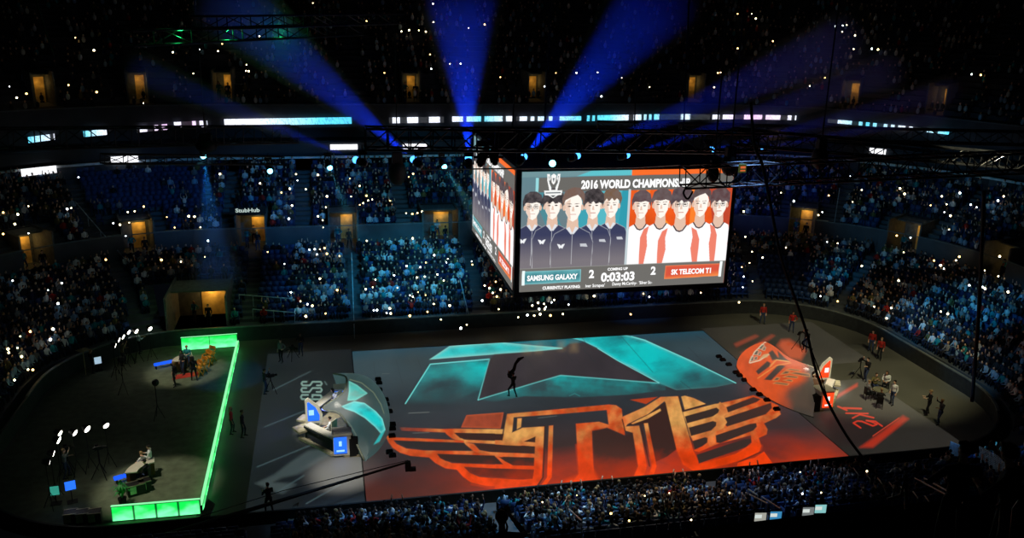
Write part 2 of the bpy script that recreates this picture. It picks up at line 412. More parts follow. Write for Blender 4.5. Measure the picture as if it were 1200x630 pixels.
# dark heart of the star
fp.poly(Z(5, (0, 200), (300, 180), (455, 165), (500, 128), (590, 118), (690, 160), (830, 245), (1100, 390), (440, 338), (0, 468))+Z(4, (922, 500), (995, 232)), lambda X, Y: lin((56, 50, 54))*(1+.12*fbm(X, Y, 18, 9))[..., None], soft=1.2)
fp.line(Z(5, (690, 160), (830, 245), (1100, 390)), 1.1, RIM, .8)
for a, b in (((510, 220), (545, 330)), ((365, 235), (410, 395)), ((215, 250), (230, 350))): fp.line(Z(4, a, b), .7, (34, 40, 42), .6)
for a, b in (((190, 190), (280, 330)), ((460, 170), (520, 250)), ((590, 165), (670, 250)), ((575, 72), (620, 140)), ((830, 60), (1060, 320))): fp.line(Z(5, a, b), .9, (30, 42, 46), .6)
for a, b in (((380, 150), (520, 290)), ((430, 75), (520, 120)), ((330, 380), (420, 450))): fp.line(Z(6, a, b), .8, (40, 40, 44), .6)
for k, a, b in ((4, (275, 330), (320, 330)), (4, (450, 595), (590, 588)), (1, (205, 72), (330, 66)), (1, (230, 195), (330, 192)), (2, (265, 155), (380, 142))): fp.line(Z(k, a, b), .8, (120, 125, 120), .5)
fp.line(Z(5, (500, 478), (535, 462), (570, 480)), .8, (60, 150, 150), .7)
# light reflections painted as warm spots on the far part
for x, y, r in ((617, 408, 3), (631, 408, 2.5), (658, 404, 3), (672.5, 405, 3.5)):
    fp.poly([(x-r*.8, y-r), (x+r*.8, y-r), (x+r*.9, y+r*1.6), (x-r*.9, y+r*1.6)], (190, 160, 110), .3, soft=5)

# --- winged emblem, bright strokes
def orf(b=0., s=11):
    # gold in the middle height, deep orange at the front edge and the wing tips
    def f(X, Y):
        gold = lin((222, 160, 86)); org = lin((200, 76, 32)); hot = lin((236, 66, 12))
        k = np.exp(-(((X-600)/58)**2))*np.exp(-((Y-505)/26)**2)+np.exp(-(((X-795)/62)**2))*np.exp(-((Y-486)/26)**2)
        c = mixc(org*np.ones(X.shape+(3,)), gold*np.ones(X.shape+(3,)), k*1.+b*.7-.05+.3*fbm(X, Y, 12, s))
        h = np.clip((Y-(560-.07*(X-440))+26)/30, 0, 1); c = mixc(c, hot*np.ones(X.shape+(3,)), h)
        return c*(1+.22*fbm(X, Y, 9, s+1))[..., None]
    return f
OR = orf(); OR2 = orf(.15, 17)
def fire(X, Y): return lin((232, 62, 10))*(1+.25*fbm(X, Y, 16, 23))[..., None]
DK = lambda X, Y: mixc(lin((60, 38, 34))*np.ones(X.shape+(3,)), lin((170, 42, 10))*np.ones(X.shape+(3,)), (Y-540+.09*(X-600))/30+.2*fbm(X, Y, 14, 31))
lo = lambda X, Y: np.clip((X-440)/90, .3, 1)
# left wing feathers
fp.poly(Z(1, (150, 160), (415, 170), (480, 168), (785, 172), (780, 198), (450, 192), (160, 180)), OR, fade=lambda X, Y: np.clip((X-455)/60, 0, 1))
fp.poly(Z(1, (420, 178), (475, 178), (500, 205), (545, 235), (780, 245), (945, 250), (945, 272), (780, 264), (540, 252), (470, 228), (435, 200)), OR2)
fp.poly(Z(1, (62, 208), (120, 222), (280, 228), (545, 240), (545, 256), (300, 250), (110, 238), (130, 262), (190, 290), (300, 302), (600, 306), (945, 322), (945, 340), (620, 330), (380, 322), (400, 350), (470, 380), (700, 388), (945, 396), (945, 418), (720, 412), (545, 402), (580, 440), (640, 465), (780, 478), (945, 482), (945, 528), (800, 528), (680, 520), (590, 500), (540, 465), (500, 420), (430, 412), (370, 380), (330, 345), (215, 335), (150, 315), (105, 285), (80, 250)), OR)
fp.poly(Z(1, (545, 250), (605, 262), (640, 300), (740, 318), (795, 345), (850, 385), (945, 400), (945, 415), (850, 412), (800, 400), (750, 350), (730, 322), (640, 318), (590, 302), (560, 280)), OR2)
# small block between feather and T
fp.poly(Z(1, (527, 160), (560, 85), (788, 68), (770, 166)), lambda X, Y: lin((150, 66, 44))*(1+.25*fbm(X, Y, 10, 5))[..., None], edge=(205, 92, 52), ew=1.2)
# front skirt
fp.poly(Z(2, (50, 560), (260, 620))+Z(1, (590, 510), (700, 530), (945, 545), (920, 580), (640, 600)), fire, .8, soft=2)
# left wing inner frame (crop 2)
fp.poly(Z(2, (0, 225), (45, 228), (45, 300), (75, 130), (400, 100), (700, 72), (745, 76), (780, 100), (785, 150), (795, 205), (800, 262), (690, 215), (640, 228), (598, 235), (600, 330), (610, 500), (655, 570), (440, 600), (515, 500), (498, 190), (640, 178), (700, 196), (688, 105), (400, 130), (115, 150), (105, 245), (170, 215), (305, 207), (288, 525), (240, 590), (160, 610), (0, 600), (0, 525), (70, 530), (150, 540), (225, 525), (240, 472), (80, 465), (0, 465), (0, 440), (60, 440), (0, 390), (0, 368), (245, 375), (246, 330), (170, 325), (105, 338), (60, 322), (0, 316)), OR)
fp.poly(Z(2, (50, 340), (105, 338), (170, 325), (246, 330), (244, 372), (30, 365)), DK)
fp.poly(Z(2, (25, 395), (243, 398), (240, 450), (110, 446), (60, 420)), DK)
fp.poly(Z(2, (175, 300), (250, 268), (248, 305)), DK)
fp.poly(Z(1, (485, 195), (790, 200), (780, 240), (560, 235), (520, 225)), DK)
fp.poly(Z(1, (610, 262), (945, 275), (945, 318), (700, 310), (640, 292)), DK)
fp.poly(Z(1, (780, 340), (945, 345), (945, 392), (860, 385), (810, 365)), DK)
fp.poly(Z(1, (380, 325), (730, 334), (780, 384), (520, 378), (430, 366), (395, 345)), DK)
fp.poly(Z(1, (548, 408), (820, 415))+Z(2, (240, 472), (232, 528), (150, 532), (70, 522), (0, 520))+Z(1, (760, 470), (640, 455), (590, 440)), DK)
fp.poly(Z(2, (0, 470), (240, 474), (230, 528), (60, 520), (0, 520)), DK)
fp.poly(Z(1, (120, 240), (540, 254), (600, 302), (300, 296), (190, 282), (140, 258)), lambda X, Y: lin((50, 44, 44))*np.ones(X.shape+(3,)))
# inner little post + separate bar beside the wing
fp.poly(Z(2, (138, 158), (165, 156), (160, 210), (135, 224)), OR2)
fp.poly(Z(2, (332, 203), (358, 200), (350, 520), (290, 600), (255, 605), (320, 520)), OR)
# dark interior of T arms
fp.poly(Z(2, (600, 232), (690, 216), (795, 262), (850, 240), (880, 450), (840, 540), (655, 568), (612, 500)), DK, soft=1.5, a=.9)
# diagonal shading in the T stem
fp.poly(Z(2, (500, 320), (610, 470), (655, 570), (440, 600), (515, 500)), fire, .8, soft=2)
# '1' (crop 3)
fp.poly(Z(3, (45, 185), (170, 130), (262, 72), (365, 68), (385, 155), (450, 380), (480, 440), (470, 460), (690, 395), (770, 345), (780, 330), (775, 290), (600, 335), (570, 345), (480, 385), (455, 378), (445, 320), (430, 290), (410, 220), (395, 180), (390, 158), (570, 112), (600, 108), (700, 85), (790, 62), (870, 92), (930, 120), (945, 170), (920, 190), (850, 222), (870, 255), (865, 285), (820, 305), (835, 350), (820, 390), (690, 440), (500, 490), (488, 515), (390, 455), (352, 370), (285, 95), (190, 170), (75, 225), (65, 240), (140, 235), (155, 300), (185, 465), (165, 540), (100, 545), (135, 465), (105, 275), (60, 262), (45, 240)), OR2)
fp.poly(Z(3, (352, 370), (450, 382), (480, 440), (700, 392), (775, 330), (835, 350), (820, 390), (690, 440), (500, 490), (488, 515), (390, 455)), fire, .75, soft=3)
# darks between the feathers of the right wing
for P in (((400, 182), (580, 132), (597, 145), (590, 162), (560, 182), (412, 222)), ((422, 246), (560, 208), (580, 215), (578, 235), (550, 262), (435, 294)), ((443, 322), (515, 300), (530, 305), (528, 330), (500, 352), (455, 372)),
          ((635, 130), (790, 72), (830, 85), (810, 100), (645, 160)), ((625, 192), (850, 118), (890, 105), (895, 135), (860, 170), (640, 240), (625, 225)), ((575, 290), (770, 225), (805, 220), (810, 240), (790, 262), (600, 335), (580, 330)),
          ((467, 400), (740, 310), (775, 308), (778, 330), (745, 358), (480, 450))):
    fp.poly(Z(3, *P), lambda X, Y: lin((58, 44, 40))*np.ones(X.shape+(3,)))
fp.poly(Z(3, (600, 100), (635, 130), (645, 165), (620, 180), (640, 215), (620, 248), (570, 270), (575, 310), (575, 335), (540, 350), (530, 330), (530, 300), (560, 265), (580, 235), (580, 212), (565, 190), (590, 165), (600, 145), (585, 118)), orf(.4, 19))
# inside of the 1 and its inline strokes
fp.poly(Z(3, (70, 232), (190, 172), (290, 100), (352, 370), (300, 410), (235, 440), (185, 225)), DK)
fp.poly(Z(3, (95, 222), (180, 180), (260, 138), (265, 150), (190, 195), (105, 226)), orf(.5, 21))
fp.poly(Z(3, (168, 222), (190, 220), (240, 465), (215, 540), (190, 538), (212, 465)), OR)
fp.poly(Z(3, (380, 70), (400, 65), (450, 78), (520, 112), (400, 145)), orf(.5, 25))
fp.poly(Z(3, (90, 88), (245, 72), (180, 112)), lambda X, Y: lin((190, 66, 26))*np.ones(X.shape+(3,)), .9)
# dark keylines
for k, P in ((3, ((365, 68), (388, 152), (520, 115))), (3, ((60, 262), (45, 200))), (2, ((60, 130), (50, 215))), (2, ((308, 205), (296, 520), (245, 600))), (3, ((150, 232), (200, 465))), (3, ((700, 445), (830, 385)))):
    fp.line(Z(k, *P), 1.6, (62, 34, 28), .85)
fp.poly(Z(3, (850, 382), (900, 450), (920, 472), (690, 495), (700, 445), (800, 415)), fire, .9)
fp.poly(Z(2, (430, 540), (520, 500), (640, 600), (430, 615)), fire, .6, soft=3)
fp.c *= .92
me = grid_mesh('stage_floor_painted_projection', V, fp.c, vcol_emit('painted_stage_projection', 1., rough=.4, base=.03, spec=.4))
sf = link('stage_floor_painted_projection', me); tag(sf, 'large rectangular stage floor showing a teal star and an orange winged emblem', 'stage floor')
mb = MB()
for x0, y0, x1, y1 in ((-.06, -.06, 28.06, 0), (-.06, 22, 28.06, 22.06), (-.06, 0, 0, 22), (28, 0, 28.06, 22)): mb.box(((x0+x1)/2, (y0+y1)/2, .017), (x1-x0, y1-y0, .034))
mb.build('edge_strip', mat('black_metal', (14, 14, 16), .5), sf)

# side floor areas: projector light painted as emissive colour on thin sheets
def side_sheet(name, x0, x1, y0, y1, n, m, draw, label):
    a, b = np.meshgrid(np.linspace(x0, x1, n), np.linspace(y0, y1, m)); Vv = np.stack([a, b, np.full_like(a, .02)], -1); X, Y = projA(Vv)
    p = Paint(X, Y, (0, 0, 0)); draw(p, a, b)
    o = link(name, grid_mesh(name, Vv, p.c, vcol_emit('painted_side_projection', 1., rough=.55, base=.16))); return tag(o, label, 'stage floor')
def draw_ssg(p, a, b):
    p.c[:] = lin((18, 24, 27))*(1+.2*fbm(a, b, 2.5, 40))[..., None]
    g = lin((70, 96, 102))
    st = Z(9, (75, 497), (165, 455), (235, 400), (320, 345), (440, 330), (470, 345), (360, 400), (270, 455), (200, 470), (160, 490), (265, 500), (200, 545))
    p.poly(st, (74, 88, 88), .55, soft=2)
    for A, B, w in (((160, 65), (330, -20), 1.5), ((120, 235), (345, 145), 1.5), ((85, 420), (380, 300), 1.6), ((170, 540), (300, 460), 1.6), ((310, 590), (470, 500), 1.8)): p.line(Z(9, A, B), w, (70, 92, 96), .5, soft=1.)
    S = ['M']
    def letter(x0, x1, kind):
        # letters lie on their side: strokes across, at zoomed x0..x1
        pass
    W = 2.1
    y = [(30, 100), (58, 128), (86, 156)]
    lc = (120, 150, 140)
    # crop 8 coordinates: S, S, G stacked downwards, each rotated a quarter turn
    p.line(Z(8, (110, 98), (84, 98), (76, 110), (84, 122), (132, 122), (142, 110), (150, 98), (205, 98), (213, 110), (205, 122), (180, 122)), W, lc, .9)
    p.line(Z(8, (108, 140), (82, 140), (74, 152), (82, 166), (130, 166), (140, 152), (150, 140), (205, 140), (213, 152), (205, 166), (178, 166)), W, lc, .9)
    p.line(Z(8, (120, 186), (80, 186), (72, 200), (80, 214), (200, 216), (212, 204), (205, 188), (150, 186), (150, 200)), W, lc, .9)
    p.line(Z(8, (232, 96), (246, 118)), 1.6, (80, 100, 98), .8)
side_sheet('painted_projection_apron', -6.1, -.07, .3, 22.5, 200, 500, draw_ssg, 'dark floor area with pale SSG letters and grey stripes left of the stage')
def draw_skt(p, a, b):
    p.c[:] = lin((38, 36, 32))*(1+.15*fbm(a, b, 2.5, 41))[..., None]
    k = 5.247; q = lambda *P: [(960+x/k, 400+y/k) for x, y in P]
    dk = lin((34, 28, 26))
    p.poly(q((-20, 400), (235, 255), (530, 465), (300, 640), (100, 640)), (36, 28, 26), .9, soft=2)
    p.poly(q((-20, 400), (-20, 425), (235, 275), (235, 255)), (190, 44, 20), .85, soft=1.5)
    p.poly(q((515, 455), (550, 475), (330, 650), (250, 650), (400, 545)), (180, 46, 24), .8, soft=2)
    p.line(q((490, 470), (330, 580)), 1.2, (220, 70, 40), .6)
    rd = (205, 50, 30)
    # S K T read from the far side
    p.line(q((115, 398), (170, 422)), 2., rd, .9); p.line(q((150, 408), (258, 412)), 2.2, rd, .9)
    p.line(q((165, 440), (300, 442)), 1.8, rd, .9); p.line(q((255, 445), (205, 470)), 1.8, rd, .9); p.line(q((250, 448), (335, 468)), 1.8, rd, .9)
    p.line(q((255, 530), (210, 500), (235, 488), (262, 490), (330, 518), (355, 508), (320, 492), (290, 485)), 1.8, rd, .9); p.line(q((290, 485), (345, 490), (388, 520)), 1.7, rd, .9)
side_sheet('painted_projection_apron', 28.07, 35.9, .3, 11.2, 330, 420, draw_skt, 'dark floor area with red SKT letters and red stripes right of the stage')
def draw_spill(p, a, b):
    p.c[:] = lin((26, 24, 20))*(1+.15*fbm(a, b, 2.5, 41))[..., None]
    for P in (((690, 130), (830, 70), (850, 80), (705, 150)), ((735, 190), (940, 68), (960, 75), (780, 215))): p.poly(Z(6, *P), (150, 52, 28), .75, soft=2)
    p.poly(Z(7, (370, 90), (430, 85), (560, 170), (520, 240), (430, 230), (340, 130)), (190, 76, 40), .85, soft=3)
side_sheet('painted_projection_apron', 28.07, 38., 14., 22.6, 300, 300, draw_spill, 'floor patch with faded orange projection shapes behind the orange booth')
# seam vents on the stage floor near the booths
blk = mat('black_rubber', (10, 11, 12), .6)
def floor_dots(pts, lab):
    for k, (x, y) in enumerate(pts):
        w = atz(x, y, .03); mb = MB()
        mb.box((0, 0, .1), (.42, .3, .16)); mb.box((0, .05, .2), (.34, .16, .06)); o = mb.build('stage_monitor', blk, bevel=.03)
        o.location = tuple(w); tag(o, lab, 'monitor speaker', lab+'s')
floor_dots(Z(4, (247, 375), (254, 400), (255, 447), (297, 513), (303, 545), (323, 592))+[(460, 498.5), (460, 503.5), (459.5, 512), (460, 535), (456.5, 531)], 'small black floor monitor in the row beside the teal booth')
floor_dots(Z(6, (586, 223), (612, 245), (652, 276), (700, 330), (725, 350), (758, 381), (815, 446), (858, 478), (908, 515), (973, 576)), 'small black floor monitor in the row beside the orange booth')

# ------------------------------------------------------------------ lettering as meshes
def text_mesh(items, mats):
    """items: (string, x, y, height, width, bold, mat index) in metres; lies in the XY plane facing +Z"""
    bm = bmesh.new()
    for st, x, y, h, w, bold, mi in items:
        cu = bpy.data.curves.new('t', 'FONT'); cu.body = st; cu.size = 1; cu.offset = bold; cu.align_x = 'LEFT'; cu.resolution_u = 3
        ob = bpy.data.objects.new('t', cu); C.objects.link(ob); bpy.context.view_layer.update()
        dg = bpy.context.evaluated_depsgraph_get(); me = bpy.data.meshes.new_from_object(ob.evaluated_get(dg))
        n0 = len(bm.verts); f0 = len(bm.faces); bm.from_mesh(me); bm.verts.ensure_lookup_table(); bm.faces.ensure_lookup_table()
        vs = bm.verts[n0:]; ax = [v.co.x for v in vs]; ay = [v.co.y for v in vs]
        if vs:
            x0, x1 = min(ax), max(ax); k = h/.72; kx = w/(x1-x0) if w else k
            for v in vs: v.co = ((v.co.x-x0)*kx+x, v.co.y*k+y, 0)
        for f in bm.faces[f0:]: f.material_index = mi
        bpy.data.objects.remove(ob); bpy.data.curves.remove(cu); bpy.data.meshes.remove(me)
    me = bpy.data.meshes.new('lettering'); bm.to_mesh(me); bm.free()
    for m in mats: me.materials.append(m)
    return me

# ------------------------------------------------------------------ scoreboard
JX0, JX1, JY0, JY1, JZ0, JZ1 = 8.02, 20.07, 2.98, 16.48, 10.35, 17.07
SW, SH = 1200., 670.
def screen_art():
    X, Y = np.meshgrid(np.linspace(0, SW, 520), np.linspace(0, SH, 290))
    def base(X, Y):
        L = mixc(lin((98, 132, 142))*np.ones(X.shape+(3,)), lin((112, 118, 122))*np.ones(X.shape+(3,)), Y/560)
        R = mixc(lin((236, 98, 36))*np.ones(X.shape+(3,)), lin((226, 74, 22))*np.ones(X.shape+(3,)), Y/560)*(1+.12*fbm(X, Y, 90, 60))[..., None]
        return np.where((X < 606)[..., None], L, R)
    p = Paint(X, Y, base)
    tl = (48, 168, 186)
    p.poly([(60, 110), (130, 110), (240, 330), (150, 330)], (70, 140, 152), .8)
    p.poly([(240, 330), (300, 180), (430, 110), (606, 110), (606, 420), (360, 420)], tl, .8); p.poly([(430, 110), (560, 110), (470, 300), (420, 380)], (100, 200, 210), .5)
    p.poly([(560, 110), (606, 110), (606, 420), (540, 420)], (40, 150, 170), .7)
    p.poly([(640, 110), (720, 110), (690, 300)], (250, 130, 40), .8); p.poly([(780, 240), (860, 330), (820, 420), (740, 420)], (252, 150, 50), .8); p.poly([(960, 110), (1040, 110), (1010, 330), (960, 420)], (255, 140, 50), .7)
    p.poly([(1060, 110), (1200, 110), (1200, 420), (1120, 420)], (170, 62, 50), .7)
    # top strip and title bar
    p.poly([(0, 0), (606, 0), (606, 26), (0, 30)], (112, 146, 152)); p.poly([(380, 0), (606, 0), (606, 28), (300, 28)], (92, 196, 206), .9); p.poly([(606, 0), (1200, 0), (1200, 26), (606, 26)], (248, 110, 44))
    p.poly([(75, 34), (1200, 26), (1200, 112), (75, 112)], (106, 104, 100)); p.poly([(75, 34), (92, 34), (90, 112), (75, 112)], (150, 215, 220))
    # players: head x, head y, scale, hair shape
    def player(x, hy, k, jersey, hair, glasses=False, fr=0, dark=(44, 40, 42)):
        sk = (255, 246, 236); sh = (226, 190, 168); w = 46*k; sy = hy+98*k
        if jersey == 'navy':
            jc = lambda X, Y: mixc(lin((58, 62, 92))*np.ones(X.shape+(3,)), lin((122, 116, 122))*np.ones(X.shape+(3,)), (Y-350)/150)
        else: jc = (252, 250, 250)
        # neck and shoulders
        p.poly([(x-100*k, 540), (x-104*k, sy+75*k), (x-86*k, sy+28*k), (x-34*k, sy), (x+34*k, sy), (x+86*k, sy+28*k), (x+104*k, sy+75*k), (x+100*k, 540)], jc, edge=(235, 238, 242) if jersey == 'navy' else None, ew=1.2)
        if jersey != 'navy':
            for s in (-1, 1): p.poly([(x+s*104*k, 540), (x+s*106*k, sy+75*k), (x+s*88*k, sy+28*k), (x+s*60*k, sy+12*k), (x+s*70*k, sy+60*k), (x+s*64*k, sy+120*k), (x+s*78*k, 540)], (236, 118, 92), .95)
        p.poly([(x-24*k, hy+40*k), (x+24*k, hy+40*k), (x+30*k, sy+6*k), (x+4*k, sy+30*k), (x-4*k, sy+30*k), (x-30*k, sy+6*k)], sh)
        if jersey == 'navy':
            p.line([(x, sy+26*k), (x+fr*4, 520)], 2.2, (225, 228, 232), .7)
            p.poly([(x-30*k, sy+4*k), (x-14*k, sy-4*k), (x, sy+28*k), (x-6*k, sy+34*k)], (222, 226, 232)); p.poly([(x+30*k, sy+4*k), (x+14*k, sy-4*k), (x, sy+28*k), (x+6*k, sy+34*k)], (222, 226, 232))
            if fr <= 0:
                ex, ey = x-52*k, sy+88*k
                p.poly([(ex-22, ey-12), (ex-6, ey-8), (ex, ey), (ex+6, ey-8), (ex+22, ey-12), (ex+8, ey+16), (ex, ey+10), (ex-8, ey+16)], (240, 242, 245))
            if fr >= 0: p.poly([(x+40*k, sy+80*k), (x+70*k, sy+80*k), (x+78*k, sy+96*k), (x+42*k, sy+94*k)], (215, 218, 224), .8)
        else:
            p.line([(x-33*k, sy+2*k), (x-16*k, sy+26*k), (x, sy+32*k), (x+16*k, sy+26*k), (x+33*k, sy+2*k)], 7*k, (70, 56, 60))
        # head
        p.poly([(x-w*.92, hy-22*k), (x-w*.78, hy+26*k), (x-w*.42, hy+58*k), (x, hy+70*k), (x+w*.42, hy+58*k), (x+w*.78, hy+26*k), (x+w*.92, hy-22*k), (x+w*.6, hy-66*k), (x-w*.6, hy-66*k)], sk)
        for s in (-1, 1): p.ell(x+s*w*.95, hy+2*k, 7*k, 15*k, sh)
        p.poly([(x-w*.9, hy-20*k), (x-w*.76, hy+24*k), (x-w*.42, hy+56*k), (x-w*.2, hy+60*k), (x-w*.35, hy), (x-w*.3, hy-40*k)], sh, .75)
        for s in (-1, 1):
            p.ell(x+s*18*k, hy-4*k, 8*k, 3*k, (60, 44, 40)); p.line([(x+s*8*k, hy-15*k), (x+s*28*k, hy-17*k)], 3.2*k, (80, 58, 48), .8)
        p.poly([(x-3*k, hy-2*k), (x+3*k, hy-2*k), (x+7*k, hy+20*k), (x-7*k, hy+20*k)], (222, 184, 162), .8); p.line([(x-13*k, hy+35*k), (x+13*k, hy+35*k)], 3.6*k, (186, 104, 92), .85)
        if glasses:
            for s in (-1, 1): p.line([(x+s*7*k, hy-9*k), (x+s*30*k, hy-10*k), (x+s*29*k, hy+6*k), (x+s*9*k, hy+6*k)], 2.4*k, (50, 44, 48), .9, closed=True)
            p.line([(x-8*k, hy-6*k), (x+8*k, hy-6*k)], 2*k, (50, 44, 48))
        H = {'bowl': [(-52, 2), (-56, -34), (-44, -72), (-14, -90), (20, -90), (48, -70), (57, -34), (52, 2), (44, -22), (22, -30), (-6, -24), (-34, -28), (-44, -20)],
             'side': [(-48, -6), (-54, -40), (-40, -78), (-6, -94), (28, -92), (52, -66), (54, -34), (46, -6), (42, -36), (20, -58), (-10, -48), (-38, -34)],
             'fringe': [(-50, 6), (-57, -36), (-46, -76), (-10, -94), (26, -92), (54, -66), (58, -30), (50, 6), (46, -14), (30, -20), (14, -12), (0, -26), (-16, -14), (-30, -24), (-44, -10)],
             'curl': [(-50, 0), (-60, -30), (-50, -60), (-36, -84), (-12, -92), (8, -98), (30, -88), (50, -72), (60, -40), (50, 0), (46, -26), (30, -40), (16, -26), (2, -42), (-14, -24), (-28, -40), (-42, -20)]}[hair]
        hc = lin(dark)
        p.poly([(x+a*k, hy+b*k) for a, b in H], lambda X, Y: mixc(hc*np.ones(X.shape+(3,)), lin((120, 110, 112))*np.ones(X.shape+(3,)), .2+.25*fbm(X, Y, 22, int(x) % 50)))
    LT = [(62, 195, .98, 'bowl', True, -1, (50, 46, 50)), (500, 195, 1.0, 'curl', False, 1, (118, 92, 72)), (172, 190, 1.05, 'fringe', False, -1, (52, 48, 50)), (398, 196, 1.05, 'fringe', False, 1, (46, 42, 44)), (286, 198, 1.16, 'side', False, 0, (120, 92, 78))]
    for x, y, k, h, g, fr, dkc in LT: player(x, y, k, 'navy', h, g, fr, dkc)
    p.poly([(594, 106), (606, 106), (606, 536), (594, 536)], (200, 214, 218), .9)
    m0 = p.c[:, X[0] < 606].copy()
    for x, y, k, h, g, fr, dkc in [(672, 205, 1.02, 'bowl', False, 0, (92, 72, 76)), (1132, 206, 1.05, 'fringe', True, 0, (92, 66, 68)), (788, 200, 1.06, 'bowl', False, 0, (96, 78, 78)), (1020, 200, 1.06, 'side', False, 0, (84, 66, 64)), (905, 204, 1.16, 'fringe', True, 0, (80, 66, 72))]: player(x, y, k, 'white', h, g, fr, dkc)
    p.c[:, X[0] < 606] = m0
    # lower bar
    p.poly([(0, 536), (1200, 536), (1200, 671), (0, 671)], (110, 108, 104)); p.line([(0, 537), (1200, 537)], 3, (140, 140, 136))
    p.poly([(20, 552), (345, 552), (345, 624), (20, 628)], lambda X, Y: mixc(lin((62, 124, 134))*np.ones(X.shape+(3,)), lin((112, 190, 196))*np.ones(X.shape+(3,)), np.abs(Y-590)/60+fbm(X, Y, 60, 71)*.2), edge=(150, 210, 214), ew=3)
    p.poly([(14, 548), (30, 548), (28, 632), (12, 632)], (236, 250, 250))
    p.poly([(838, 552), (1172, 552), (1170, 626), (836, 632)], lambda X, Y: mixc(lin((214, 84, 62))*np.ones(X.shape+(3,)), lin((248, 140, 70))*np.ones(X.shape+(3,)), (Y-600)/40+(X-1000)/600), edge=(250, 150, 90), ew=3)
    p.poly([(1166, 540), (1182, 540), (1180, 632), (1164, 632)], (244, 252, 250))
    # trophy emblem
    w = (246, 246, 244); cx = 172
    p.poly([(cx-36, 14), (cx-22, 14), (cx-16, 40), (cx-24, 62), (cx-12, 78), (cx-12, 100), (cx+12, 100), (cx+12, 78), (cx+24, 62), (cx+16, 40), (cx+22, 14), (cx+36, 14), (cx+34, 50), (cx+26, 84), (cx+22, 104), (cx-22, 104), (cx-26, 84), (cx-34, 50)], w)
    p.poly([(cx-14, 22), (cx, 12), (cx+14, 22), (cx+10, 60), (cx, 72), (cx-10, 60)], w); p.poly([(cx-50, 104), (cx+50, 104), (cx+46, 128), (cx+26, 130), (cx, 146), (cx-26, 130), (cx-46, 128)], w)
    p.line([(cx-40, 116), (cx+40, 116)], 5, (90, 100, 104)); p.poly([(cx-16, 130), (cx+16, 130), (cx, 141)], (60, 64, 66))
    for s in (-1, 1): p.line([(cx+s*26, 26), (cx+s*22, 60), (cx+s*8, 92)], 3, (96, 110, 116))
    p.poly([(cx-6, 36), (cx+6, 36), (cx, 60)], (90, 100, 104))
    p.c *= (1+.02*np.sin(X*.7))[..., None]
    return p.c
art = screen_art()
scr_m = vcol_emit('led_screen', 1.05, rough=.5, base=.02)
h, w = art.shape[:2]
xs = np.linspace(-.5, .5, w); zs = np.linspace(.5, -.5, h); A, B = np.meshgrid(xs, zs)
scr_me = grid_mesh('screen', np.stack([A, np.zeros_like(A), B], -1), art, scr_m)
tw = glow('screen_white', (255, 255, 255), 1.1); 
S = .01
def tt(st, x, y, hgt, wid, b=.035): return (st, (x-600)/1200, (335-y)/670, hgt/670, wid/1200, b, 0)
items = [tt('2016 WORLD CHAMPIONSHIP', 325, 96, 44, 620, .045), tt('SAMSUNG GALAXY', 42, 606, 30, 285, .04), tt('2', 392, 604, 46, 30, .04), tt('COMING UP', 498, 566, 15, 118, .04), tt('0:03:03', 462, 628, 50, 196, .04),
         tt('2', 752, 600, 46, 30, .04), tt('SK TELECOM T1', 875, 606, 30, 240, .04), tt('CURRENTLY PLAYING:', 130, 660, 17, 215, .04), tt("iver Scrapes'", 375, 659, 18, 112, .02), tt("Danny McCarthy-  'Silver Sc-", 530, 655, 18, 235, .02)]
tx_mes = [text_mesh([q], [tw]) for q in items]
for q in tx_mes: q.transform(Matrix.Rotation(PI/2, 4, 'X')); q.transform(Matrix.Translation((0, -.001, 0)))
jb = thing('scoreboard', 'four sided video scoreboard hanging over the stage, showing ten players in two teams', 'scoreboard', ((JX0+JX1)/2, (JY0+JY1)/2, JZ0))
jw, jd, jh = JX1-JX0, JY1-JY0, JZ1-JZ0
casem = mat('scoreboard_casing', (18, 20, 24), .5); mb = MB()
mb.box((0, 0, jh/2), (jw-.2, jd-.2, jh-.1)); mb.build('casing', casem, jb)
mb = MB()
for sx in (-1, 1):
    for sy in (-1, 1): mb.box((sx*(jw/2-.09), sy*(jd/2-.09), jh/2), (.18, .18, jh))
for z in (.0, jh):
    for s in (-1, 1): mb.box((0, s*(jd/2-.07), z), (jw, .16, .16)); mb.box((s*(jw/2-.07), 0, z), (.16, jd, .16))
mb.build('edge_frame', mat('scoreboard_frame', (58, 60, 62), .4, metal=.6), jb)
def put_screen(cx, cy, rz, W):
    s = link('screen', scr_me, jb); s.location = (cx, cy, jh/2+.03); s.scale = (W, 1, jh-.34); s.rotation_euler = (0, 0, rz)
    for q in tx_mes: t = link('screen_lettering', q, s); t.location = (0, -.012, 0)
    return s
put_screen(.02, -jd/2-.02, 0, jw-.5); put_screen(-jw/2-.02, 0, -PI/2, jd-.7); put_screen(0, jd/2+.02, PI, jw-.5); put_screen(jw/2+.02, 0, PI/2, jd-.7)
mb = MB()
for sx in (-1, 1):
    for sy in (-1, 1): mb.tube([(sx*4, sy*4, jh), (sx*3.4, sy*3.4, 29)], .05, 5)
mb.build('hoist_cable', blk, jb)

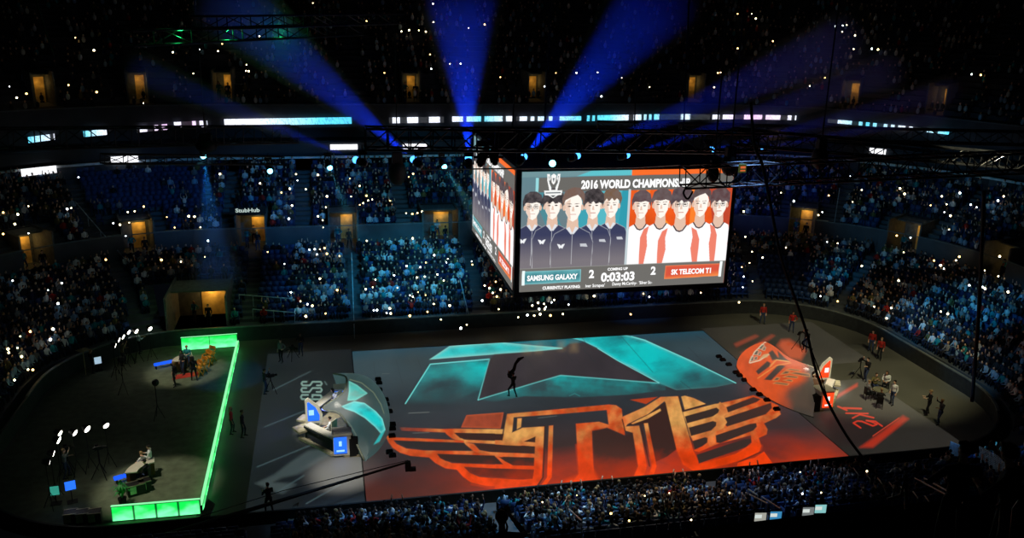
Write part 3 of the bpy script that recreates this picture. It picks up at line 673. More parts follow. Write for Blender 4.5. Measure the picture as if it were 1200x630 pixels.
# ------------------------------------------------------------------ team booths
def bez(a, b, c, d, t): return a*(1-t)**3+3*b*t*(1-t)**2+3*c*t*t*(1-t)+d*t**3
def shell(mirror):
    # top rim and ground line, both running from the front end to the back end
    rim = np.array([(.10, 5.5, .05), (-.55, 6.6, 1.25), (-1.15, 8.2, 1.75), (-2.15, 9.6, 1.5), (-.9, 10.7, 1.9), (-.62, 12.0, 2.1), (-.75, 13.2, 1.95), (-1.45, 15.2, 1.3)])
    gnd = np.array([(.10, 5.4, .0), (.9, 6.5, 0), (1.55, 8.1, 0), (1.85, 9.8, 0), (1.85, 11.2, 0), (1.6, 12.8, 0), (1.0, 14.4, 0), (-1.2, 15.6, 0)])
    def cr(P, n):
        t = np.linspace(0, len(P)-1.0001, n); o = []
        for a in t:
            i = int(a); f = a-i; p0, p1, p2, p3 = P[max(i-1, 0)], P[i], P[i+1], P[min(i+2, len(P)-1)]
            o.append(.5*((2*p1)+(-p0+p2)*f+(2*p0-5*p1+4*p2-p3)*f*f+(-p0+3*p1-3*p2+p3)*f**3))
        return np.array(o)
    N, K = 170, 90; R_ = cr(rim, N); G_ = cr(gnd, N); tt_ = np.linspace(0, 1, K)
    V = np.zeros((N, K, 3)); 
    for j, t in enumerate(tt_):
        env = np.sin(np.linspace(0, PI, N))**.5
        c1 = G_+np.stack([.25*env, 0*env, 1.6*env], 1); c2 = R_+np.stack([1.3*env, 0*env, .75*env], 1)
        V[:, j] = bez(G_, c1, c2, R_, t)
    if mirror: V[..., 0] = 28.75-V[..., 0]; V[..., 1] += .8; V = V[:, ::-1]
    return V
def paint_shell(V, kind):  # projector light on the canopy, painted as emissive colour
    X, Y = projA(V); t = np.linspace(0, 1, V.shape[1])[None, :]*np.ones(V.shape[:2])
    if kind == 'teal':
        p = Paint(X, Y, lambda X, Y: lin((50, 72, 72))*(1+.2*fbm(X, Y, 20, 80))[..., None])
        T = lin((20, 205, 205))
        p.poly(Z(8, (345, 262), (430, 228), (500, 240), (575, 295), (620, 345), (640, 420), (610, 445), (570, 400), (500, 340), (430, 300), (370, 280)), tealf(7, lin((20, 140, 145)), T, 14, .35), edge=(140, 235, 225), ew=1.1)
        p.poly(Z(8, (395, 92), (450, 120), (520, 175), (440, 222), (385, 225), (395, 160)), tealf(8, lin((90, 135, 120)), lin((30, 180, 170)), 12, .2), edge=(120, 220, 205), ew=1.2)
        p.poly(Z(8, (610, 440), (640, 420), (600, 500), (560, 520)), (30, 190, 190), .8)
        p.line(Z(8, (400, 82), (480, 105), (560, 170), (610, 250), (630, 310)), .9, (130, 140, 110), .7)
        p.line(Z(8, (300, 290), (400, 380), (440, 450), (470, 570)), 1., (120, 130, 115), .6)
    else:
        p = Paint(X, Y, lambda X, Y: mixc(lin((214, 82, 36))*np.ones(X.shape+(3,)), lin((70, 62, 54))*np.ones(X.shape+(3,)), np.clip((X-915+ (Y-440)*.3)/28, 0, 1)*np.clip((Y-446)/14, 0, 1)+np.clip((X-938)/12, 0, 1))*(1+.15*fbm(X, Y, 12, 82))[..., None])
        D = (66, 54, 50); Wt = (232, 214, 178)
        # left wing
        for P in (((120, 250), (135, 212), (155, 215), (150, 250)), ((150, 200), (175, 165), (195, 170), (180, 205)), ((185, 155), (215, 120), (240, 125), (215, 160)), ((155, 245), (165, 215), (185, 215), (180, 240)), ((182, 205), (205, 175), (215, 182), (205, 210)), ((215, 165), (240, 135), (250, 145), (240, 170))): p.poly(Z(7, *P), D, edge=Wt, ew=.5)
        p.line(Z(7, (120, 262), (160, 180), (240, 105), (285, 95)), 1., Wt, .8); p.line(Z(7, (125, 265), (200, 245), (270, 200)), 1.4, Wt, .8)
        p.poly(Z(7, (195, 235), (230, 200), (275, 190), (260, 220)), (200, 170, 120), .8)
        # T
        p.poly(Z(7, (270, 185), (300, 165), (345, 225), (430, 250), (400, 240), (350, 245), (310, 240), (300, 250)), D); p.poly(Z(7, (340, 170), (400, 230), (430, 250), (350, 240)), D)
        p.poly(Z(7, (170, 330), (260, 250), (285, 265), (280, 290), (190, 355)), D)
        p.poly(Z(7, (235, 395), (350, 275), (400, 290), (290, 400)), D)
        p.line(Z(7, (280, 295), (330, 240), (430, 255)), 1., (236, 176, 96), .9); p.line(Z(7, (185, 385), (330, 285), (440, 265)), 1.2, (236, 140, 66), .9)
        # right wing feathers
        for P in (((300, 405), (330, 375), (360, 380), (345, 400)), ((360, 355), (400, 325), (440, 330), (420, 350)), ((300, 425), (330, 412), (430, 425), (415, 440)), ((375, 375), (425, 360), (500, 370), (490, 385)), ((425, 345), (480, 335), (590, 350), (590, 375)), ((400, 318), (440, 308), (520, 320), (505, 330)), ((380, 400), (430, 390), (460, 400), (450, 412))): p.poly(Z(7, *P), D, edge=(236, 160, 90), ew=.6)
        p.poly(Z(7, (430, 470), (520, 420), (595, 395), (595, 630), (480, 600), (410, 530)), (84, 70, 58), .85, soft=4)
    return p.c
whitem = mat('white_desk', (206, 200, 184), .5, noise=.06); cream = mat('cream_desk_edge', (190, 180, 150), .5)
bscreen = glow('blue_screen', (40, 110, 250), 1.3, True); rscreen = glow('red_screen', (255, 70, 30), 1.3, True); lightblue = glow('blue_screen_mark', (150, 205, 255), 1.4)
def chair_parts(o, m, seat=.46, w=.5, back=1.):
    mb = MB(); mb.box((0, 0, seat), (w, w, .08)); mb.build('seat', m, o, bevel=.02)
    mb = MB(); mb.box((0, -w/2+.03, seat+(back-seat)/2+.05), (w*.95, .07, back-seat)); mb.build('backrest', m, o, bevel=.02)
    for sx in (-1, 1):
        for sy in (-1, 1):
            mb = MB(); mb.tube([(sx*w*.42, sy*w*.42, seat), (sx*w*.46, sy*w*.46, 0)], .022, 6); mb.build('leg', m, o)
def booth(mir, kind):
    lab = {'teal': 'white sided player booth under a curved canopy with teal light artwork, left of the stage', 'orange': 'player booth under a curved canopy with orange winged artwork, right of the stage'}[kind]
    o = thing('player_booth', lab, 'stage booth', (0, 0, 0)); fx = (lambda x: 28.75-x) if mir else (lambda x: x); sg = -1 if mir else 1
    YS = .8 if mir else 0.
    V = shell(mir); can = link('canopy', grid_mesh('canopy', V, paint_shell(V, kind), vcol_emit('canopy_projection', .95, rough=.5, base=.1)), o)
    sm = can.modifiers.new('s', 'SOLIDIFY'); sm.thickness = .08; sm.offset = 1 if mir else 1
    for p_ in can.data.polygons: pass
    can.data.polygons.foreach_set('use_smooth', [True]*len(can.data.polygons))
    mb = MB(); mb.tube([tuple(v) for v in V[::6, -1]], .07, 6); mb.build('canopy_rim', mat('canopy_rim', (120, 124, 110), .4, metal=.4), o, smooth=True)
    # platform
    mb = MB(); P = [(fx(x), y) for x, y in ((.4, 6.0), (-1.0, 6.1), (-3.2, 8.7), (-2.6, 9.6), (-3.2, 10.6), (-1.0, 14.0), (.6, 14.4), (1.4, 10.5))]
    mb.prism(P if not mir else P[::-1], .021, .16); mb.build('platform', mat('booth_platform', (140, 130, 105), .6), o)
    # V desk: two arms and the centre fin
    A = {'front': [(-1.25, 6.5), (-3.05, 8.75)], 'back': [(-1.2, 13.4), (-2.8, 10.6)]}
    for k, ((x0, y0), (x1, y1)) in A.items():
        c = ((fx(x0)+fx(x1))/2, (y0+y1)/2); L = math.hypot(x1-x0, y1-y0); rz = math.atan2(y1-y0, fx(x1)-fx(x0)); mb = MB()
        mb.box((*c, .98), (L, .5, .07), rz); mb.box((c[0], c[1], .88), (L, .56, .12), rz, 1)
        ox = -.2*sg
        mb.box((c[0]+ox*.6, c[1], .5), (L, .08, .8), rz, 1); d = mb.build('desk', [whitem, mat('desk_front', (40, 44, 50), .5)], o)
        mb = MB(); mb.box((c[0]-.42*sg, c[1]+(-.22 if k == 'front' else .22), .2), (L*1.05, .22, .16), rz); mb.build('desk_ledge', cream, d)
    for (x, y, s) in ((-1.1, 6.55, 1), (-1.0, 13.1, .85)):
        mb = MB(); mb.box((fx(x), y, .68*s+.1), (1.0*s, .95*s, 1.25*s)); mb.box((fx(x), y, 1.34*s+.1), (1.12*s, 1.05*s, .1)); e = mb.build('end_cabinet', whitem, o, bevel=.03)
        mb = MB(); mb.box((fx(x)-.1*sg, y-.5*s, .72*s+.1), (.72*s, .05, 1.0*s)); sc_ = mb.build('screen', rscreen if mir else bscreen, e)
        mb = MB(); mb.box((fx(x)-.1*sg, y-.54*s, .95*s), (.16*s, .02, .3*s)); mb.box((fx(x)-.1*sg, y-.54*s, .5*s), (.45*s, .02, .1*s)); mb.build('screen_mark', lightblue if not mir else tw, sc_)
        if y < 8:
            mb = MB(); mb.box((fx(x)+.65*sg, y-.05, .62), (.5, .9, 1.1)); mb.build('side_panel', blk, e)
    # fin with curved screen
    mb = MB(); n = 14; pts = []
    fin = [(0, 0), (0, 1.5), (.18, 1.65), (.75, 1.15), (1.0, .55), (.95, 0)]
    for s in (-1, 1): pts.append([(fx(-3.15)+sg*a, 9.1, .85+b) for a, b in fin])
    v = [(x, y-.05, z) for x, y, z in pts[0]]+[(x, y+.05, z) for x, y, z in pts[0]]
    q = len(fin); mb.add(v, [tuple(range(q)), tuple(range(q, 2*q))[::-1]]+[(i, q+i, q+(i+1) % q, (i+1) % q) for i in range(q)]); fo = mb.build('centre_fin', whitem, o)
    ins = [(.13, .15), (.13, 1.35), (.22, 1.4), (.62, 1.0), (.82, .5), (.8, .15)]
    for s in (-1, 1):
        mb = MB(); pl = [(fx(-3.15)+sg*a, 9.1+s*.06, .85+b) for a, b in ins]; mb.add(pl, [tuple(range(6))]); mb.build('fin_screen', rscreen if mir else bscreen, fo)
        mb = MB(); mb.box((fx(-2.8), 9.1+s*.068, 1.55), (.3, .004, .34)); mb.build('fin_mark', lightblue if not mir else tw, fo)
    mb = MB(); mb.box((fx(-3.35), 8.9, .62), (.9, .9, .12), .5*sg); mb.box((fx(-3.2), 10.2, .62), (.8, .8, .12), -.5*sg); mb.build('ledge_wings', cream, fo)
    mb = MB(); mb.tube([(fx(-2.7), 9.6, .17), (fx(-2.7), 9.6, .95)], .35, 14); mb.build('pedestal', cream, o)
    for c_ in o.children:
        if 'canopy' not in c_.name: c_.location.y += YS
    ld = bpy.data.lights.new('booth_lamp', 'POINT'); ld.energy = 45; ld.color = (1, .93, .8); ld.shadow_soft_size = .3
    l = link('booth_lamp', ld); l.location = (fx(-1.3), 9.9, 1.7)
    if not mir:
        ld = bpy.data.lights.new('screen_spill', 'POINT'); ld.energy = 60; ld.color = (.1, .15, 1); ld.shadow_soft_size = .2; l = link('screen_spill', ld); l.location = (fx(-2.45), 9.7, 1.3)
    return o
booth(False, 'teal'); booth(True, 'orange')
for (x, y, side) in ((-1.7, 8.2, 0), (-1.3, 12.2, 0), (30.4, 9.0, 1), (30.0, 13.0, 1)):
    t = thing('gaming_chair', 'pale swivel chair behind the %s desk of the %s booth' % ('front' if y < 10 else 'back', 'orange' if side else 'teal'), 'chair', (x, y, .16), (1 if side else -1)*-.9)
    chair_parts(t, mat('pale_chair', (170, 165, 150), .6), .5, .55, 1.25)

# ------------------------------------------------------------------ people
def remesh_person(prims, vox, extra=None):
    """prims: ('c', a, b, ra, rb, zone) tapered limb or ('e', centre, radii, zone); merged into one continuous skin"""
    mb = MB()
    for p in prims:
        if p[0] == 'c':
            a, b = np.array(p[1], float), np.array(p[2], float); mb.tube([a, a*.5+b*.5, b], [p[3], (p[3]+p[4])/2, p[4]], 10); mb.ell(a, p[3], 10, 6); mb.ell(b, p[4], 10, 6)
        else: mb.ell(p[1], p[2], 14, 10)
    me = mb.mesh('p', []); ob = bpy.data.objects.new('p', me); C.objects.link(ob)
    r = ob.modifiers.new('r', 'REMESH'); r.mode = 'VOXEL'; r.voxel_size = vox
    bpy.context.view_layer.update(); dg = bpy.context.evaluated_depsgraph_get(); m2 = bpy.data.meshes.new_from_object(ob.evaluated_get(dg))
    bpy.data.objects.remove(ob); bpy.data.meshes.remove(me)
    n = len(m2.polygons); cen = np.zeros(n*3, np.float32); m2.polygons.foreach_get('center', cen); cen = cen.reshape(-1, 3)
    D = []
    for p in prims:
        if p[0] == 'c':
            a, b = np.array(p[1]), np.array(p[2]); e = b-a; t = np.clip(((cen-a)@e)/(e@e+1e-9), 0, 1); D.append(np.linalg.norm(cen-a-t[:, None]*e, axis=1)-(p[3]*(1-t)+p[4]*t))
        else:
            r_ = np.array(p[2], float); q = np.linalg.norm((cen-np.array(p[1]))/r_, axis=1); D.append((q-1)*r_.min())
    zone = np.array([p[-1] for p in prims])[np.argmin(np.array(D), 0)]
    m2.polygons.foreach_set('material_index', zone.astype(np.int32)); m2.polygons.foreach_set('use_smooth', [True]*n)
    return m2
SKIN, HAIR, TOP, LEG, SHOE = range(5)
def hand(w, d, up, side, grip=.3):
    """palm with four fingers and a thumb; w wrist, d direction, side = thumb side"""
    w, d, up, side = [np.array(a, float) for a in (w, d, up, side)]; d = d/np.linalg.norm(d); side = side-d*(side@d); side /= np.linalg.norm(side); nrm = np.cross(d, side)
    o = [('c', w, w+d*.05, .026, .034, SKIN), ('c', w+d*.045-side*.018, w+d*.085-side*.02, .026, .024, SKIN), ('c', w+d*.045+side*.018, w+d*.085+side*.02, .026, .024, SKIN)]
    for k, (s, L) in enumerate(((.032, .062), (.011, .072), (-.011, .067), (-.031, .052))):
        a = w+d*.09+side*s; b = a+(d*math.cos(grip)+nrm*math.sin(grip)+side*s*.5)*L*.55; c = b+(d*math.cos(grip*2.4)+nrm*math.sin(grip*2.4))*L*.5
        o += [('c', a, b, .0105, .0095, SKIN), ('c', b, c, .0095, .008, SKIN)]
    a = w+d*.03+side*.03; b = a+(d*.6+side*.8)*.04; o += [('c', a, b, .013, .011, SKIN), ('c', b, b+(d*.9+side*.3+nrm*.3)*.032, .011, .009, SKIN)]
    return o
def head(c, yaw=0., pitch=0., hair='short', k=1.):
    c = np.array(c, float); cy_, sy_ = math.cos(yaw), math.sin(yaw); cp_, sp_ = math.cos(pitch), math.sin(pitch)
    def T(v): x, y, z = [a*k for a in v]; y, z = y*cp_-z*sp_, y*sp_+z*cp_; return c+np.array([x*cy_-y*sy_, x*sy_+y*cy_, z])
    o = [('e', T((0, 0, .02)), (.078*k, .095*k, .105*k), SKIN), ('c', T((0, .035, -.055)), T((0, .06, -.075)), .045*k, .03*k, SKIN), ('c', T((0, .09, .005)), T((0, .108, -.02)), .011*k, .015*k, SKIN),
         ('c', T((-.022, .083, -.052)), T((.022, .083, -.052)), .011*k, .011*k, SKIN), ('c', T((-.078, .0, .0)), T((-.082, -.008, .03)), .013*k, .014*k, SKIN), ('c', T((.078, 0, 0)), T((.082, -.008, .03)), .013*k, .014*k, SKIN),
         ('e', T((0, -.018, .05)), (.09*k, .1*k, .095*k), HAIR), ('c', T((-.05, .055, .1)), T((.05, .055, .1)), .026*k, .026*k, HAIR)]
    if hair == 'long': o += [('c', T((-.06, -.05, .02)), T((-.07, -.07, -.14)), .045*k, .03*k, HAIR), ('c', T((.06, -.05, .02)), T((.07, -.07, -.14)), .045*k, .03*k, HAIR), ('c', T((0, -.07, .02)), T((0, -.09, -.16)), .06*k, .045*k, HAIR)]
    if hair == 'cap': o += [('c', T((-.03, .1, .08)), T((.03, .1, .08)), .02*k, .02*k, HAIR), ('c', T((0, .12, .075)), T((0, .15, .07)), .03*k, .015*k, HAIR)]
    return o
def figure(hips, chest, neck, hd, arms, legs, vox=.022, hair='short', yaw=0., pitch=0., hands=True):
    """arms: [(shoulder, elbow, wrist, handdir, grip)] ; legs: [(hip, knee, ankle, toe)]"""
    hips, chest, neck = [np.array(a, float) for a in (hips, chest, neck)]
    P = [('e', hips, (.165, .125, .13), LEG), ('e', hips*.6+chest*.4, (.15, .11, .2), TOP), ('e', chest, (.175, .12, .19), TOP), ('c', chest+(0, 0, .1), neck, .07, .05, TOP), ('c', neck, np.array(hd)-(0, 0, .04), .05, .048, SKIN)]
    sh = []
    for s, e, w, hdir, g in arms:
        s, e, w = [np.array(a, float) for a in (s, e, w)]; P += [('c', chest+(0, 0, .12), s, .07, .06, TOP), ('c', s, e, .056, .044, TOP), ('c', e, e*.45+w*.55, .044, .038, TOP), ('c', e*.5+w*.5, w, .036, .026, SKIN)]
        if hands: P += hand(w, hdir, (0, 0, 1), (1 if s[0] < 0 else -1, .2, .1), g)
        else: P += [('c', w, w+np.array(hdir)*.14, .03, .018, SKIN)]
    for h, k, a, t in legs:
        P += [('c', h, k, .09, .06, LEG), ('c', k, a, .058, .04, LEG), ('c', a, t, .042, .034, SHOE), ('c', np.array(a)+(0, -.04, -.03), np.array(a)+(0, 0, -.02), .035, .035, SHOE)]
    P += head(hd, yaw, pitch, hair)
    return remesh_person(P, vox)
def A(side, pose):
    s = side
    return {'lap': ((s*.2, -.04, 1.0), (s*.25, .08, .74), (s*.1, .32, .66), (-s*.3, 1, -.2), .5),
            'up': ((s*.2, -.04, 1.04), (s*.3, .1, 1.3), (s*.24, .16, 1.56), (0, .1, 1), .2),
            'phone': ((s*.2, -.04, 1.02), (s*.27, .2, .98), (s*.12, .36, 1.22), (0, .2, 1), .6),
            'clap': ((s*.2, -.04, 1.0), (s*.27, .16, .84), (s*.05, .36, 1.02), (-s*.2, .5, .8), .2)}[pose]
SL = [((-.09, .02, .5), (-.12, .44, .52), (-.12, .44, .1), (-.13, .58, .045)), ((.09, .02, .5), (.12, .44, .52), (.12, .46, .1), (.13, .6, .045))]
def seated(l, r, hair='short', lean=0., yaw=0.): return figure((0, 0, .53), (0, -.03+lean, .9), (0, -.03+lean*1.3, 1.12), (0, .0+lean*1.6, 1.27), [A(-1, l), A(1, r)], SL, hair=hair, yaw=yaw)
PROT = [('hands in lap', seated('lap', 'lap')), ('hand at face', seated('lap', 'phone', yaw=.2)), ('both arms raised', seated('up', 'up')), ('clapping', seated('clap', 'clap', lean=.04)),
        ('one arm raised', seated('up', 'lap', 'long')), ('leaning forward', seated('lap', 'lap', 'long', lean=.12, yaw=-.3)), ('looking sideways', seated('lap', 'clap', 'cap', yaw=.7))]
skins = [mat('skin_%s' % n, c, .6, noise=.05) for n, c in (('fair', (226, 184, 158)), ('tan', (196, 148, 118)), ('brown', (130, 92, 70)))]
hairs = [mat('hair_%s' % n, c, .7) for n, c in (('black', (22, 19, 20)), ('brown', (62, 44, 34)), ('fair', (150, 122, 84)))]
tops = [('black', (24, 24, 28)), ('charcoal', (52, 54, 60)), ('navy', (34, 42, 76)), ('white', (226, 228, 230)), ('pale blue', (142, 178, 208)), ('grey', (130, 132, 136)), ('red', (168, 40, 34)), ('teal', (40, 140, 148)), ('olive', (108, 100, 62))]
topm = {n: mat('cloth_'+n.replace(' ', '_'), c, .8, noise=.08) for n, c in tops}
pants = [mat('trousers_dark', (26, 28, 36), .8), mat('trousers_blue', (52, 66, 100), .8)]; shoe = mat('shoes', (30, 28, 28), .6)
for _, m in PROT:
    for k in range(5): m.materials.append(skins[0])
def person(me, loc, rz, label, top, group=None, sk=None, hr=None, pn=None, name='person'):
    o = link(name, me); o.location = tuple(map(float, loc)); o.rotation_euler = (0, 0, rz)
    for k, m in enumerate((sk or random.choice(skins), hr or random.choice(hairs), topm[top], pn or random.choice(pants), shoe)):
        if k < len(o.material_slots): o.material_slots[k].link = 'OBJECT'; o.material_slots[k].material = m
    return tag(o, label, 'person', group)

# rows of seats: candidate places
def aisle_t(px, py, lv):
    t, z = hitwall(px, py, 8. if lv == 'low' else 15.); return t
LOWA = [aisle_t(*p, 'low') for p in ((414, 340), (548, 345), (868, 340), (1012, 340), (300, 350), (150, 400))]+[6.5, 17.2, 28.3, 39.5, 52.]
PREA = [aisle_t(*p, 'pre') for p in ((100, 250), (270, 235), (355, 235), (470, 235), (720, 235), (985, 240), (1110, 290))]
def in_aisle(t, d, lv):
    f = (R0+d)/R0; k = int(np.searchsorted(CUM, t % TT, 'right')-1); w = .65/(f if k % 2 else 1)
    if lv == 'up': return abs((t % 13.)-6.5) < w
    return any(abs(t-a) < w for a in (LOWA if lv == 'low' else PREA))
places = []
for lv, N, d0, dd, zf, ta, tb in (('low', LOW_N, 1.46, TL_, zlow, 0., TT), ('pre', PRE_N, PRE_D0+.62, TP_, zpre, T0, T1), ('up', 22, UP_D0+.12, .85, zup, T0, T1)):
    for i in range(N):
        d = d0+dd*i; t = ta+(random.random()*.3)
        while t < tb:
            k = int(np.searchsorted(CUM, t % TT, 'right')-1); f = (R0+d)/R0 if k % 2 else 1.
            t += .52/f
            if in_aisle(t, d, lv) or in_portal(t, d, lv) or in_portal(t-.5, d, lv) or in_portal(t+.5, d, lv): continue
            p, n = P2(t, d); z = zf(i); x, y, dz = proj((p[0], p[1], z+1.)) if True else 0
            if lv == 'low' and i < 2 and (t < 50 or t > 150): continue
            if dz < 5 or not (-12 < x < 1212 and -12 < y < 660): continue
            places.append((lv, i, t, p[0], p[1], z, n, x, y, dz))
seatm = mat('seat_shell_blue', (38, 66, 112), .5); 
def seat_mb(mb):
    mb.box((0, .02, .43), (.46, .42, .06)); mb.box((0, -.22, .68), (.46, .06, .5)); mb.box((-.24, 0, .3), (.04, .34, .58)); mb.box((.24, 0, .3), (.04, .34, .58)); return mb
SV = seat_mb(MB()); seat_v = np.array(SV.v, np.float32); seat_f = SV.f
# template of a far seated figure: zones 0 skin, 1 hair, 2 top, 3 legs
def far_fig(arms_up):
    mb = MB(); mb.ell((0, 0, 1.27), (.085, .1, .12), 7, 5, 0); mb.ell((0, -.025, 1.3), (.093, .1, .11), 7, 4, 1); mb.ell((0, -.02, .86), (.2, .13, .3), 8, 6, 2)
    for s in (-1, 1):
        mb.tube([(s*.1, 0, .52), (s*.12, .42, .53), (s*.12, .42, .08)], [.09, .07, .05], 5, 3)
        if arms_up: mb.tube([(s*.2, -.03, 1.04), (s*.3, .08, 1.28)], [.06, .05], 5, 2); mb.tube([(s*.3, .08, 1.28), (s*.24, .15, 1.62)], [.042, .035], 5, 0)
        else: mb.tube([(s*.2, -.03, 1.04), (s*.26, .08, .74), (s*.1, .32, .68)], [.06, .05, .035], 5, 2)
    return mb
def small_fig():
    mb = MB(); mb.ell((0, 0, 1.27), (.09, .1, .13), 6, 4, 0); mb.ell((0, -.02, .86), (.2, .13, .32), 6, 4, 2); mb.box((0, .25, .5), (.36, .4, .14), 0, 3); return mb
FF = [(np.array(m.v, np.float32), m.f, np.array(m.mi)) for m in (far_fig(False), far_fig(True), small_fig())]
def merge(name, items, m, label, cat, kind='stuff'):
    """items: list of (verts, faces, face colours or None)"""
    vs = []; li = []; ls = []; cols = []; n = 0; l = 0
    for v, f, c in items:
        vs.append(v)
        for q in f: li += [a+n for a in q]; ls.append(l); l += len(q)
        if c is not None: cols += [c[i] for i, q in enumerate(f) for _ in q]
        n += len(v)
    me = bpy.data.meshes.new(name); me.vertices.add(n); me.vertices.foreach_set('co', np.concatenate(vs).ravel())
    me.loops.add(len(li)); me.loops.foreach_set('vertex_index', np.array(li, np.int32)); me.polygons.add(len(ls)); me.polygons.foreach_set('loop_start', np.array(ls, np.int32))
    me.update(calc_edges=True)
    if cols:
        a = me.color_attributes.new('art', 'FLOAT_COLOR', 'CORNER'); cc = np.ones((len(cols), 4), np.float32); cc[:, :3] = np.array(cols); a.data.foreach_set('color', cc.ravel())
    me.materials.append(m); o = link(name, me); o['kind'] = kind; o['label'] = label; o['category'] = cat; return o
def place(v, x, y, z, rz, s=1.):
    c, q = math.cos(rz), math.sin(rz); o = np.empty_like(v); o[:, 0] = (v[:, 0]*c-v[:, 1]*q)*s+x; o[:, 1] = (v[:, 0]*q+v[:, 1]*c)*s+y; o[:, 2] = v[:, 2]*s+z; return o
top_cols = [lin(c) for n, c in tops]; top_w = np.array([30, 20, 12, 11, 9, 9, 2, 4, 3.]); top_w /= top_w.sum()
skin_c = [lin((226, 184, 158)), lin((196, 148, 118)), lin((130, 92, 70))]; hair_c = [lin((22, 19, 20)), lin((62, 44, 34)), lin((150, 122, 84))]
def occ(lv, i, t, x, y):
    if lv == 'low':
        if x < 345 and y > 560: return 0
        if 862 < x < 948 and 296 < y < 345: return .12
        if x > 1000 and y > 505: return .35
        if x < 345 and 290 < y < 345 and x > 230: return .1
        if 250 < x < 345: return .5
        return .93 if 12 > 0 else 0
    if lv == 'pre':
        if 90 < x < 240 and y < 262: return .1 if y < 235 else .5
        if 300 < x < 390: return .72
        if x > 1010 or 940 < x < 985: return .6
        return .85
    return .4
near = sorted([p for p in places if p[0] == 'low' and p[9] < 62 and p[8] > 500 and p[7] > 345 and p[8] < 640], key=lambda p: p[9])
near_ids = set(); rows_w = ['front', 'second', 'third', 'fourth', 'fifth', 'sixth', 'seventh', 'eighth', 'ninth', 'tenth', 'eleventh', 'twelfth', 'top']
seat_o = seat_mb(MB()).mesh('stadium_seat', [seatm])
cnt = 0; cs = 0
far_items = []; seat_items = []
def section(t):
    al = sorted(LOWA[6:]); k = sum(t > a for a in al); return ['left end', 'left middle', 'centre', 'right middle', 'right end', 'corner'][min(k, 5)]
for p in near:
    lv, i, t, X, Y, z, n, x, y, dz = p; rz = math.atan2(n[0], -n[1])
    if cnt < 270 and random.random() < .93:
        k = random.choices(range(7), [30, 14, 9, 10, 9, 14, 14])[0]; top = random.choices([q[0] for q in tops], top_w)[0]
        me = PROT[k][1]; sx, sy = random.uniform(-.04, .04), random.uniform(-.03, .03)
        o = person(me, (X+sx, Y+sy, z+.005), rz+random.uniform(-.15, .15), 'spectator in %s top, %s, %s row, %s block of near stand' % (top, PROT[k][0], rows_w[i], section(t)), top, 'spectators in the near stand'); cnt += 1
        s = random.uniform(.9, 1.0); o.scale = (s, s, s); near_ids.add((lv, i, t))
    if cs < 290:
        o = link('stadium_seat', seat_o); o.location = (float(X), float(Y), float(z)); o.rotation_euler = (0, 0, rz); tag(o, 'dark blue folding seat in the %s row, %s block of the near stand' % (rows_w[i], section(t)), 'seat', 'seats in the near stand'); cs += 1; near_ids.add(('s', i, t))
for p in places:
    lv, i, t, X, Y, z, n, x, y, dz = p; rz = math.atan2(n[0], -n[1])
    if ('s', i, t) not in near_ids or lv != 'low':
        if lv != 'up': seat_items.append((place(seat_v, X, Y, z, rz), seat_f, None))
    if (lv, i, t) in near_ids or random.random() > occ(lv, i, t, x, y): continue
    j = 2 if lv == 'up' else (1 if random.random() < .1 else 0); v, f, mi = FF[j]
    tc = top_cols[rng.choice(9, p=top_w)]; pal = [skin_c[rng.choice(3, p=[.6, .28, .12])], hair_c[rng.choice(3, p=[.6, .3, .1])], tc, lin((30, 32, 42))]
    far_items.append((place(v, X+random.uniform(-.08, .08), Y+random.uniform(-.08, .08), z, rz+random.uniform(-.25, .25), random.uniform(.86, 1.0)), f, [pal[k] for k in mi]))
merge('crowd', far_items, vcol_diff('crowd_cloth'), 'crowd of spectators filling the far stands', 'crowd')
merge('seat_rows', seat_items, seatm, 'rows of blue folding seats in the far stands', 'seats')
print('people', cnt, 'far', len(far_items), 'seats', len(seat_items))

# ------------------------------------------------------------------ green light stage (left)
gl = vcol_emit('green_led', 1.0, rough=.4, base=.02); gl.cycles.emission_sampling = 'AUTO'
def led_wall(name, a, b, z0, z1, seams, seed, label):
    """LED wall between floor points a and b, both faces lit"""
    a, b = np.array(a, float), np.array(b, float); L = np.linalg.norm(b-a); rz = math.atan2(b[1]-a[1], b[0]-a[0])
    o = thing('led_wall', label, 'light wall', (a[0], a[1], 0), rz, 'green light walls round the desk stage')
    mb = MB(); mb.box((L/2, 0, (z0+z1)/2), (L, .16, z1-z0)); mb.build('wall_core', mat('led_housing', (20, 60, 34), .5), o)
    n = max(8, int(L/.05)); X, Zz = np.meshgrid(np.linspace(.02, L-.02, n), np.linspace(z0+.03, z1-.03, 14)); v = (Zz-z0)/(z1-z0)
    g = mixc(lin((110, 255, 160))*np.ones(X.shape+(3,)), lin((16, 200, 70))*np.ones(X.shape+(3,)), v*1.2+.35*fbm(X, Zz*2, .5, seed))
    k = L/seams
    if seams < 9: g *= np.where(np.abs(((X+k/2) % k)-k/2) < .045, .12, 1.)[..., None]
    else: g *= (.8+.25*np.sign(np.sin((X*1.6+Zz*2.5)*2.2)))[..., None]
    g *= 1.75
    for s in (-1, 1):
        V = np.stack([X, np.full_like(X, s*.085), Zz], -1); V = V if s < 0 else V[:, ::-1]
        link('led_face', grid_mesh('led_face', V, g if s < 0 else g[:, ::-1], gl), o)
    X, Yy = np.meshgrid(np.linspace(0, L, n), np.linspace(-.085, .085, 3)); g2 = np.ones(X.shape+(3,))*lin((150, 255, 180)); link('led_top', grid_mesh('led_top', np.stack([X, Yy, np.full_like(X, z1+.004)], -1), g2, gl), o)
    return o
A0 = atz(132, 611, 0.)[:2]; A1 = atz(236, 602, 0.)[:2]; B1 = atz(279, 406, 0.)[:2]; B0 = atz(213, 411, 0)[:2]
led_wall('w', A0, A1, .05, .88, 4, 1, 'bright green glowing wall at the near end of the desk stage, in four panels')
